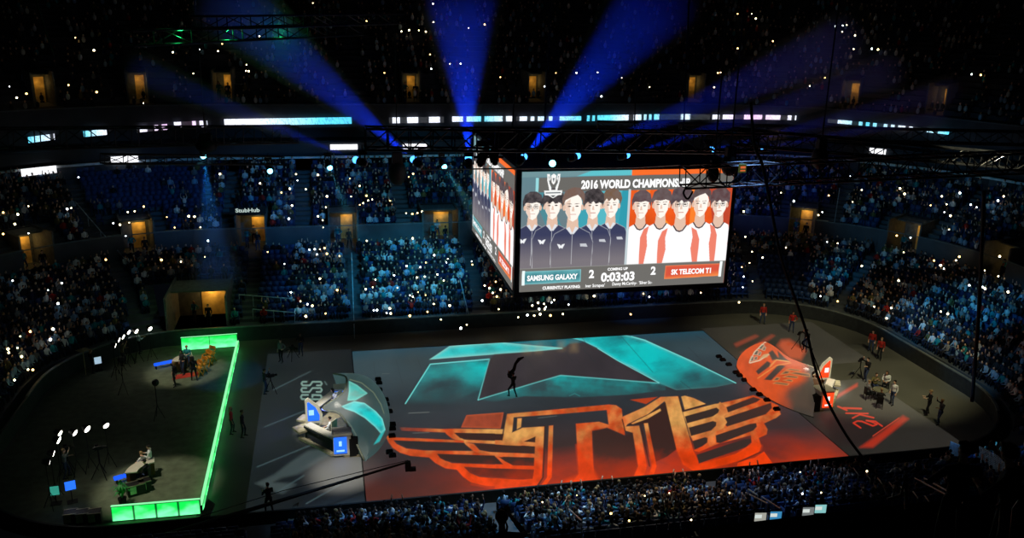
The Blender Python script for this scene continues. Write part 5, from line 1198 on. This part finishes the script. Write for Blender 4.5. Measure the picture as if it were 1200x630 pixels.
ribbon(688, 138.5, 832, 137, .55, D1, [Cc, Cc, Wc, Cc, Wc], 'cyan and white ribbon display above the scoreboard', .3, seed=8); ribbon(835, 137, 933, 138, .45, D1, [Wc, Pc, Wc], 'broken bright ribbon display right of centre', .35, seed=9)
ribbon(970, 141.5, 1112, 155.5, .35, D1, [Wc, Cc, Wc, Cc], 'thin broken ribbon display curving down at the right', .4, seed=10); ribbon(33, 164, 64, 160, .5, D1, [Cc, Wc], 'small blue ribbon display at the far left', .3, seed=11)
for x0, y0, x1, y1, lab, sd in ((25, 202.5, 66, 198, 'bright white display strip at the far left', 12), (130, 188, 162, 185.5, 'bright white display strip over the left stand', 13), (387, 172.3, 419, 172, 'bright white display strip left of the long truss', 14), (472, 171.5, 500, 171.5, 'white display strip below the long truss', 15), (1019, 176, 1038, 178, 'bright white display strip at the right', 16)):
    ribbon(x0, y0, x1, y1, .62 if x0 < 200 else .5, D2, [(250, 250, 255)], lab, 0, seed=sd)
# portal sign
t_, z_ = hitwall(291, 257, PRE_D0+.0); p_, n_ = P2(t_, PRE_D0-.04); tm = text_mesh([('StubHub', -1.2, 0, .34, 2.0, .03, 0)], [glow('sign_white', (200, 220, 215), .8)]); tm.transform(Matrix.Rotation(PI/2, 4, 'X'))
o = thing('entrance_sign', 'dark sign with white StubHub lettering over the left orange entrance', 'sign', (p_[0], p_[1], PRE_Z0+2.35), math.atan2(n_[1], n_[0])-PI/2); mb = MB(); mb.box((0, 0, .0), (3.0, .08, .62)); mb.build('sign_board', mat('sign_dark', (24, 30, 34), .5), o); x_ = link('lettering', tm, o); x_.location = (.2, -.05, -.12)

# ------------------------------------------------------------------ phone torches in the crowd
pts = {'a': []}
def zz(ox, oy, s, L): return [(ox+a/s, oy+b/s) for a, b in L]
PH = zz(0, 0, 3.15, [(278, 140), (347, 187), (35, 320), (98, 347), (62, 362), (253, 315), (638, 194), (737, 183), (820, 163), (805, 190), (910, 240), (918, 264), (908, 262), (714, 272), (167, 408), (529, 381), (357, 341)])
PH += zz(300, 0, 3.15, [(210, 12), (378, 2), (408, 80), (653, 15), (655, 83), (537, 117), (565, 113), (627, 118), (13, 135), (785, 104), (844, 92), (643, 202), (755, 236), (902, 286), (474, 270), (647, 255), (601, 113), (716, 236)])
PH += zz(600, 0, 3.15, [(833, 52), (885, 52), (900, 70), (833, 180), (162, 270), (238, 270), (316, 268), (760, 270), (770, 268), (405, 287), (508, 322), (746, 323), (158, 390), (120, 320), (330, 357), (730, 517), (760, 517)])
PH += zz(900, 0, 3.15, [(18, 153), (250, 98), (276, 95), (291, 93), (274, 118), (247, 133), (321, 132), (316, 182), (383, 181), (406, 184), (210, 288), (154, 318), (752, 275), (785, 278), (100, 528), (134, 535), (481, 582), (504, 582), (320, 485)])
PH += zz(0, 190, 3.15, [(290, 57), (812, 45), (12, 187), (105, 163), (66, 194), (55, 230), (12, 266), (105, 263), (248, 174), (263, 170), (418, 226), (443, 232), (472, 185), (497, 182), (477, 224), (531, 165), (616, 203), (697, 201), (718, 202), (740, 241), (768, 291), (645, 242), (391, 361), (464, 272), (596, 362), (668, 368), (756, 350), (228, 447), (177, 473), (214, 523), (47, 438), (503, 623), (554, 614), (476, 626), (112, 626), (195, 617)])
PH += zz(300, 190, 3.15, [(15, 79), (148, 45), (153, 68), (94, 113), (125, 99), (229, 48), (184, 101), (262, 127), (133, 161), (121, 210), (229, 201), (246, 215), (248, 241), (258, 167), (347, 61), (383, 88), (351, 127), (408, 125), (414, 142), (429, 138), (396, 152), (383, 158), (495, 143), (564, 55), (580, 44), (554, 189), (577, 192), (596, 188), (614, 184), (578, 282), (409, 291), (197, 324), (217, 322), (236, 322), (225, 341), (253, 318), (262, 339), (308, 347), (105, 376), (43, 332), (236, 431), (129, 481), (164, 514), (190, 525), (208, 531), (300, 473), (257, 559), (184, 570), (556, 384), (607, 388), (627, 371), (658, 344), (708, 357), (594, 426), (623, 423), (693, 437), (670, 415), (431, 462), (441, 434), (405, 470), (510, 418), (522, 464), (569, 492), (579, 497), (598, 480), (626, 491), (656, 524), (633, 553), (568, 568), (482, 557), (497, 559), (435, 547), (447, 547), (494, 541), (683, 581), (796, 366), (799, 379), (844, 456), (862, 466), (874, 483), (885, 442), (889, 497), (903, 471), (835, 512), (896, 543), (778, 600), (756, 614), (715, 530), (703, 371)])
PH += zz(600, 190, 3.15, [(855, 183), (861, 276), (886, 331), (925, 353), (848, 388), (877, 372), (888, 440), (855, 423), (852, 462), (75, 530), (96, 520), (118, 523), (146, 518), (156, 509), (100, 543), (121, 543), (209, 526), (57, 565), (82, 567), (104, 562), (125, 535), (142, 567), (23, 573), (188, 561), (303, 495), (438, 562), (485, 486), (507, 498), (697, 482), (838, 518)])
PH += zz(900, 190, 3.15, [(304, 53), (48, 113), (95, 145), (224, 124), (346, 103), (312, 147), (487, 98), (504, 118), (600, 160), (641, 127), (708, 115), (659, 156), (651, 185), (673, 199), (748, 158), (770, 167), (870, 127), (849, 143), (186, 196), (200, 185), (475, 272), (526, 279), (668, 249), (257, 300), (218, 295), (66, 316), (501, 333), (613, 364), (637, 382), (649, 393), (706, 350), (694, 363), (482, 438), (743, 455), (792, 462), (801, 468), (886, 480), (855, 349), (392, 534), (455, 539), (438, 577), (257, 514), (638, 552), (663, 561), (194, 495), (346, 384), (850, 422), (800, 400)])
PH += zz(0, 380, 2.52, [(60, 36), (52, 70), (24, 74), (26, 84), (64, 96), (43, 165), (97, 135), (83, 134), (157, 15), (149, 46)])
PH += zz(400, 530, 3., [(828, 151), (1067, 153), (1153, 143), (948, 216), (707, 175), (1012, 241)])+zz(800, 530, 3., [(413, 69), (165, 143), (421, 146), (487, 142), (648, 67), (30, 238)])
PHM = mat('phone_case', (16, 16, 18), .4); big = {(0, 0)}
ph_w = MB(); ph_w.box((0, .05, 0), (.08, .02, .16), m=0); ph_w.ell((0, 0, .03), .07, 10, 7, m=1); ph_mesh = [ph_w.mesh('phone_torch', [PHM, glow('torch_%s' % n, c, s_)]) for n, c, s_ in (('warm', (255, 232, 176), 9), ('white', (240, 250, 255), 9), ('amber', (255, 205, 120), 7))]  # torch ball oversized, its glare built into the shape
def stand_name(p):
    t, d = td(p[0], p[1]); lv = 'lower' if d < PRE_D0 else 'middle' if d < DB else 'upper'; return lv
for px, py in PH:
    if not (2 < px < 1198 and 2 < py < 628): continue
    p = hit(px, py, 1.45); t, d = td(p[0], p[1]); p2, n2 = P2(t, d)
    o = link('phone_torch', random.choices(ph_mesh, [5, 2, 2])[0]); o.location = tuple(map(float, p)); o.rotation_euler = (0, 0, math.atan2(n2[0], -n2[1])+PI); s_ = random.uniform(.65, 1.35)*(1. if py < 540 else .5); o.scale = (s_, s_, s_)
    lv = stand_name(p); sect = 'far left' if px < 150 else 'left' if px < 330 else 'left centre' if px < 450 else 'centre' if px < 620 else 'right centre' if px < 880 else 'right' if px < 1050 else 'far right'
    tag(o, 'small glowing phone light held up in the %s stand, %s part' % (lv, sect) if py < 540 else 'small phone light in the near crowd below the stage, %s part' % sect, 'phone', 'phone lights in the %s stand' % lv if py < 540 else 'phone lights in the near crowd')

# ------------------------------------------------------------------ near balcony at the bottom right: press desks, railings, standing silhouettes
for q, (px, py, rgb) in enumerate(((891, 603.5, (170, 170, 160)), (909, 602, (60, 140, 190)), (947, 597, (120, 125, 125)), (961.5, 594, (140, 205, 205)))):
    p = hit(px, py, .9); sz = .42; o = thing('desk_monitor', 'lit desk monitor among the near crowd, %s of four' % ['leftmost', 'second from left', 'third from left', 'rightmost'][q], 'monitor', (p[0], p[1], p[2]-.35), -.15, 'monitors in the near stand')
    mb = MB(); mb.box((0, 0, .3), (sz+.06, .05, .4)); mb.build('casing', blk, o); mb = MB(); mb.box((0, -.03, .3), (sz, .01, .34)); mb.build('screen', glow('monitor_%d' % q, rgb, .9), o); mb = MB(); mb.box((-.08, -.038, .33), (.25, .004, .14)); mb.build('screen_window', glow('monitor_win', (220, 230, 225), .9), o)
    mb = MB(); mb.box((0, .02, .05), (.08, .05, .15)); mb.box((0, 0, -.02), (.3, .2, .03)); mb.build('stand', blk, o)
# balcony deck
bal = mat('balcony_dark', (20, 16, 18), .9); yy = -27.5
e0, e1, e2, e3 = atz(820, 618, 17.2), atz(1010, 596, 17.2), atz(1110, 585, 17.2), atz(1300, 560, 17.2)
e4, e5 = atz(1300, 760, 17.2), atz(820, 760, 17.2)
mb = MB(); ps = [tuple(e[:2]) for e in (e0, e1, e2, e3, e4, e5)]; mb.prism(ps[::-1], 16.6, 17.2); struct('floor_balcony', mb, bal)
def standP(px_head, py_head, D, rz, me, lab, top='black', sc_=1., zf=17.2):
    d = ray(px_head, py_head); p = CAM+d*D; H = (p[2]-zf); s = H/1.76
    o = person(me, (p[0], p[1], zf), rz, lab, top, hr=hairs[0], pn=pants[0]); o.scale = (s, s, s); return o
big1 = figure((0, 0, .95), (0, .02, 1.28), (0, .02, 1.48), (0.03, .06, 1.64), [((-.21, -.02, 1.4), (-.34, .1, 1.16), (-.16, .34, 1.1), (.5, .8, .2), .5), ((.21, -.02, 1.4), (.32, .02, 1.12), (.2, .3, 1.08), (-.5, .8, .1), .5)],
              [((-.1, 0, .92), (-.14, .03, .5), (-.16, 0, .09), (-.18, .16, .04)), ((.1, 0, .92), (.14, .03, .5), (.16, 0, .09), (.18, .16, .04))], vox=.012, hair='short', yaw=.3)
big2 = figure((0, 0, .95), (0, .05, 1.27), (0, .08, 1.47), (0.0, .12, 1.62), [((-.21, 0, 1.38), (-.3, .16, 1.14), (-.08, .36, 1.12), (.6, .6, .2), .5), ((.21, 0, 1.38), (.36, .14, 1.3), (.2, .36, 1.5), (-.3, .6, .8), .5)],
              [((-.1, 0, .92), (-.14, .03, .5), (-.16, 0, .09), (-.18, .16, .04)), ((.1, 0, .92), (.14, .03, .5), (.16, 0, .09), (.18, .16, .04))], vox=.012, hair='cap', yaw=-.4)
for m in (big1, big2):
    for _ in range(5): m.materials.append(skins[0])
def bystander(px, py, D, me, lab, rz=-.2):
    d = ray(px, py); p = CAM+d*D; zf = p[2]-1.76; o = person(me, (p[0], p[1], zf), rz, lab, 'black', sk=skins[1], hr=hairs[0], pn=pants[0]); return o, zf
o1, z1 = bystander(1133, 521, 11.6, big1, 'dark silhouette of a person standing at the balcony rail with their back turned')
o2, z2 = bystander(1197, 524, 10.2, big2, 'dark silhouette of a person with a raised hand at the right frame edge', .4)
o3, z3 = bystander(591, 603, 12., big2, 'dark top of a head in front of the near crowd at the bottom edge', .1)
for o_, z_, nm in ((o1, z1, 'beside the balcony rail'), (o2, z2, 'at the right frame edge'), (o3, z3, 'below the near crowd')):
    x_, y_ = o_.location[0], o_.location[1]; mb = MB(); mb.box((x_, y_, z_-.15), (1.6, 1.1, .3)); mb.box((x_, y_-.5, z_-.5), (1.6, .6, .3)); tag(mb.build('stand_step', bal), 'black step under the silhouette %s' % nm, 'step')
# seat backs with pale tubular frames right of the silhouette
tube_m = mat('dim_tube', (72, 64, 62), .4, metal=.5)
def railing(P, D, lab, r=.018):
    mb = MB(); q = [CAM+ray(x, y)*D for x, y in P]; mb.tube(q, r, 6); return tag(mb.build('handrail', tube_m, smooth=True), lab, 'railing')
railing([(1040, 585), (1056, 580), (1062, 556), (1062, 600), (1055, 640)], 14, 'dark handrail post left of the large silhouette', .03)
railing([(1128, 589), (1168, 593), (1174, 583), (1172, 620), (1166, 640)], 9, 'dim metal rail frame right of the large silhouette'); railing([(1184, 640), (1188, 596), (1194, 587), (1215, 586)], 8.5, 'dim curved seat frame at the right edge'); railing([(1186, 613), (1215, 612)], 8.5, 'dim lower bar of the seat frame at the right edge')
# bright stair nosings in the near stand
for q, (P) in enumerate((((877, 573), (888, 580)), ((893, 582), (915, 596)), ((874, 577), (900, 590)), ((1083, 560), (1112, 576)), ((1072, 560), (1110, 580)), ((662, 592), (682, 610)))):
    a, b = hit(*P[0], .85), hit(*P[1], .85); mb = MB(); mb.tube([a, b], .035, 6); mb.tube([a, a-(0, 0, .85)], .025, 5); mb.tube([b, b-(0, 0, .85)], .025, 5)
    tag(mb.build('stair_handrail', mat('bright_rail', (190, 190, 180), .3, metal=.6, emit=None)), 'pale stair handrail %s' % ['on the stair right of the centre crowd, upper piece', 'on the stair right of the centre crowd, lower piece', 'on the stair right of the centre crowd, parallel piece', 'left of the large silhouette, upper of two', 'left of the large silhouette, lower of two', 'beside the stair in the middle of the near crowd'][q], 'handrail')

# blue mesh screen beside the large silhouette, rail ladders on the right hand near stair
def meshpanel(c4, lab):
    P = [np.array(q) for q in c4]; mb = MB(); n = 14
    for i in range(n+1):
        f = i/n; a, b = P[0]*(1-f)+P[1]*f, P[3]*(1-f)+P[2]*f; mb.tube([a, b], .025, 4); a, b = P[0]*(1-f)+P[3]*f, P[1]*(1-f)+P[2]*f; mb.tube([a, b], .025, 4)
    tag(mb.build('mesh_screen', mat('mesh_blue', (150, 190, 220), .5)), lab, 'mesh screen')
meshpanel([hit(1148, 523, 1.3), hit(1190, 545, 1.3), hit(1186, 562, .3), hit(1150, 550, .3)], 'blue lit mesh screen just right of the large silhouette')
meshpanel([hit(1114, 517, 1.3), hit(1130, 524, 1.3), hit(1128, 536, .5), hit(1112, 532, .5)], 'small blue lit mesh screen just left of the large silhouette')
for q in range(7):
    a = hit(1000+q*14, 548+q*5.5, .95); b = hit(1006+q*14, 556+q*5.5, .95); mb = MB(); mb.tube([a-(0, 0, .9), a, b, b-(0, 0, .9)], .03, 6)
    tag(mb.build('stair_rail_hoop', mat('hoop_metal', (120, 118, 104), .4, metal=.4), smooth=True), 'dull metal rail hoop on the stair left of the large silhouette, %s from the stage' % ['first', 'second', 'third', 'fourth', 'fifth', 'sixth', 'seventh'][q], 'railing', 'rail hoops on the right near stair')

# players in the booths
for q, (px_, py_, rz_, pose, lb) in enumerate(((-1.75, 8.25, 1.3, 0, 'player in a pale jacket seated behind the front desk of the teal booth'), (-1.35, 12.2, 1.5, 5, 'player in a pale jacket seated behind the back desk of the teal booth'),
                                     (30.35, 9.05, -1.3, 0, 'player in white seated behind the front desk of the orange booth'), (29.95, 13.0, -1.5, 6, 'player in white seated behind the back desk of the orange booth'))):
    person(PROT[pose][1], (px_, py_, .2), rz_, lb, 'white', hr=hairs[0], sk=skins[0])
# people standing in the entrances
for (pt, lv, w_, wm, px) in portals:
    if lv == 'up' and px not in (262, 480): continue
    for k in range(3 if (lv == 'pre' and px in (295, 517)) else 2):
        dd_ = PD[lv][0]+(.5+1.2*k if lv != 'low' else 3+k); kk = int(np.searchsorted(CUM, pt % TT, 'right')-1); off = ((-.45, .5, .0)[k])/((R0+dd_)/R0 if kk % 2 else 1); p_, n_ = P2(pt+off, dd_)
        person(ST[('down', 'hip', 'front')[k]], (p_[0], p_[1], PD[lv][2]), math.atan2(n_[0], -n_[1])+random.uniform(-.5, .5), 'person in %s in the %s entrance, %s' % (('black', 'teal', 'white')[k], {'pre': 'middle stand', 'up': 'upper stand', 'low': 'floor tunnel'}[lv],
            {295: 'under the white lettered sign', 403: 'the narrow doorway above the lower crowd', 517: 'beside the scoreboard side', 938: 'just right of the scoreboard', 1056: 'in the right corner', 1160: 'at the right end', 50: 'at the far left', 165: 'in the left middle stand', 238: 'behind the green wall', 262: 'left of centre', 480: 'behind the long truss'}[px]), ('black', 'teal', 'white')[k])
# long handrails down the aisles
for q, (a, b, lb) in enumerate((((88, 236), (147, 304), 'long pale handrail sloping down through the left middle stand'), ((412, 296), (415, 384), 'thin pale handrail down the aisle of the lower stand left of centre'), ((537, 318), (550, 372), 'thin handrail down the aisle left of the scoreboard corner'), ((984, 220), (977, 266), 'pale handrail in the middle stand right of the scoreboard'),
                                ((280, 345), (345, 350), 'pale crowd barrier rail in the left corner of the lower stand'), ((296, 362), (345, 366), 'lower pale barrier rail in the left corner of the lower stand'), ((590, 305), (592, 312), 'x'))[:6]):
    n = 12; Q = [hit(a[0]+(b[0]-a[0])*i/n, a[1]+(b[1]-a[1])*i/n, .9) for i in range(n+1)]; mb = MB(); mb.tube(Q, .04, 6)
    for i in range(0, n+1, 3): mb.tube([Q[i], Q[i]-(0, 0, .9)], .025, 5)
    tag(mb.build('aisle_handrail', mat('aisle_rail', (170, 190, 200), .4)), lb, 'handrail')

# ------------------------------------------------------------------ ambient and wash lights
w = bpy.data.worlds.new('world'); sc.world = w; w.use_nodes = True; bg = w.node_tree.nodes['Background']; bg.inputs[0].default_value = (.35, .5, .8, 1); bg.inputs[1].default_value = .003
def wash(src, tgt, deg, en, col, blend=.8, soft=.4, head_=True, lab=None):  # unseen spots with no fixture built, lighting crowd, booths and floor
    src = np.array(src, float); d = np.array(tgt, float)-src; d /= np.linalg.norm(d)
    ld = bpy.data.lights.new('wash_spot', 'SPOT'); ld.energy = en; ld.color = col; ld.spot_size = math.radians(deg*2); ld.spot_blend = blend; ld.shadow_soft_size = soft
    o = link('wash_spot', ld); o.location = tuple(src+d*.2); o.rotation_euler = Vector(tuple(-d)).to_track_quat('Z', 'Y').to_euler()
WB = (.12, .5, 1.); WT = (.05, .52, .9)
TZ = 14.6
wash((7, 19, TZ), hit(480, 325), 24, 9500, WT); wash((3, 19, TZ), hit(350, 240), 20, 5500, (.03, .4, 1.)); wash((9, 19, TZ), hit(500, 225), 18, 4500, WT); wash((1, 18, TZ), hit(375, 350), 15, 3800, WT)
wash((-2, 17, TZ), hit(190, 235), 13, 3600, (.03, .35, .9)); wash((24, 19, TZ), hit(900, 215), 15, 3500, (.03, .18, 1.)); wash((26, 16, TZ), hit(1120, 375), 13, 9000, (.03, .5, 1.)); wash((26, 16, TZ), hit(985, 322), 7, 5200, (.03, .5, 1.)); wash((25, 14, TZ), hit(1090, 240), 17, 3500, (.06, .5, .9))
wash((18, 19, TZ), hit(740, 350), 13, 2200, (.03, .25, 1.)); wash((24, 18, TZ), hit(860, 330), 8, 1800, (.05, .35, 1.)); wash((26, 12, TZ), hit(1150, 440), 8, 2500, (.05, .5, 1.))
wash((22, -1.6, 20), hit(1165, 540), 5, 16000, (.03, .42, .9))
wash((12, -1.6, 22), hit(620, 605), 19, 13000, (.2, .6, 1.)); wash((18, -1.6, 22), hit(890, 585), 16, 9500, (.25, .5, 1.)); wash((6, -1.6, 22), hit(430, 610), 12, 8000, (.3, .6, 1.))
wash((14, -1.6, 18), hit(700, 585), 34, 5200, (1, .8, .5))
# floor lights
wash((-3, -6, 22), atz(404, 553), 5.6, 30000, (1, .96, .82), .9); wash((33, -4, 24), atz(990, 425), 20, 15000, (1., .92, .55), .7); wash((-16, 2, 20), atz(182, 570), 9, 8000, (1, .93, .72), .35); wash((-14, 14, 20), atz(218, 435), 8, 8000, (1, .93, .72), .4)
wash((-3, 4, 24), atz(330, 480), 16, 1300, (.8, 1., .8), .9); wash((36, 2, 19), (30.9, 10.6, .6), 8, 16000, (1, .95, .8), .5); wash((-7, 2, 19), (-1.5, 9.7, .8), 7.2, 24000, (1, .97, .86), .6); wash((20, 0, 24), atz(890, 430), 7, 2500, (1, .6, .4), .8)
wash((-2, 20, 24), hit(240, 380), 16, 1800, (.5, 1., .4), .9)
wash((-8, 14, 16), hit(60, 300), 25, 350, (.4, .8, .9), .9)
# added lamps without fixtures give the top left ceiling trusses faint green light
for q_ in ((215, 33, 2.5), (270, 33, 5.5), (330, 31, 8.5)):
    ld = bpy.data.lights.new('truss_green_fill', 'POINT'); ld.energy = 26; ld.color = (.02, 1., .2); ld.shadow_soft_size = .1; lo = link('truss_green_fill', ld); lo.location = tuple(aty(*q_)+np.array([0, -.6, -.2]))
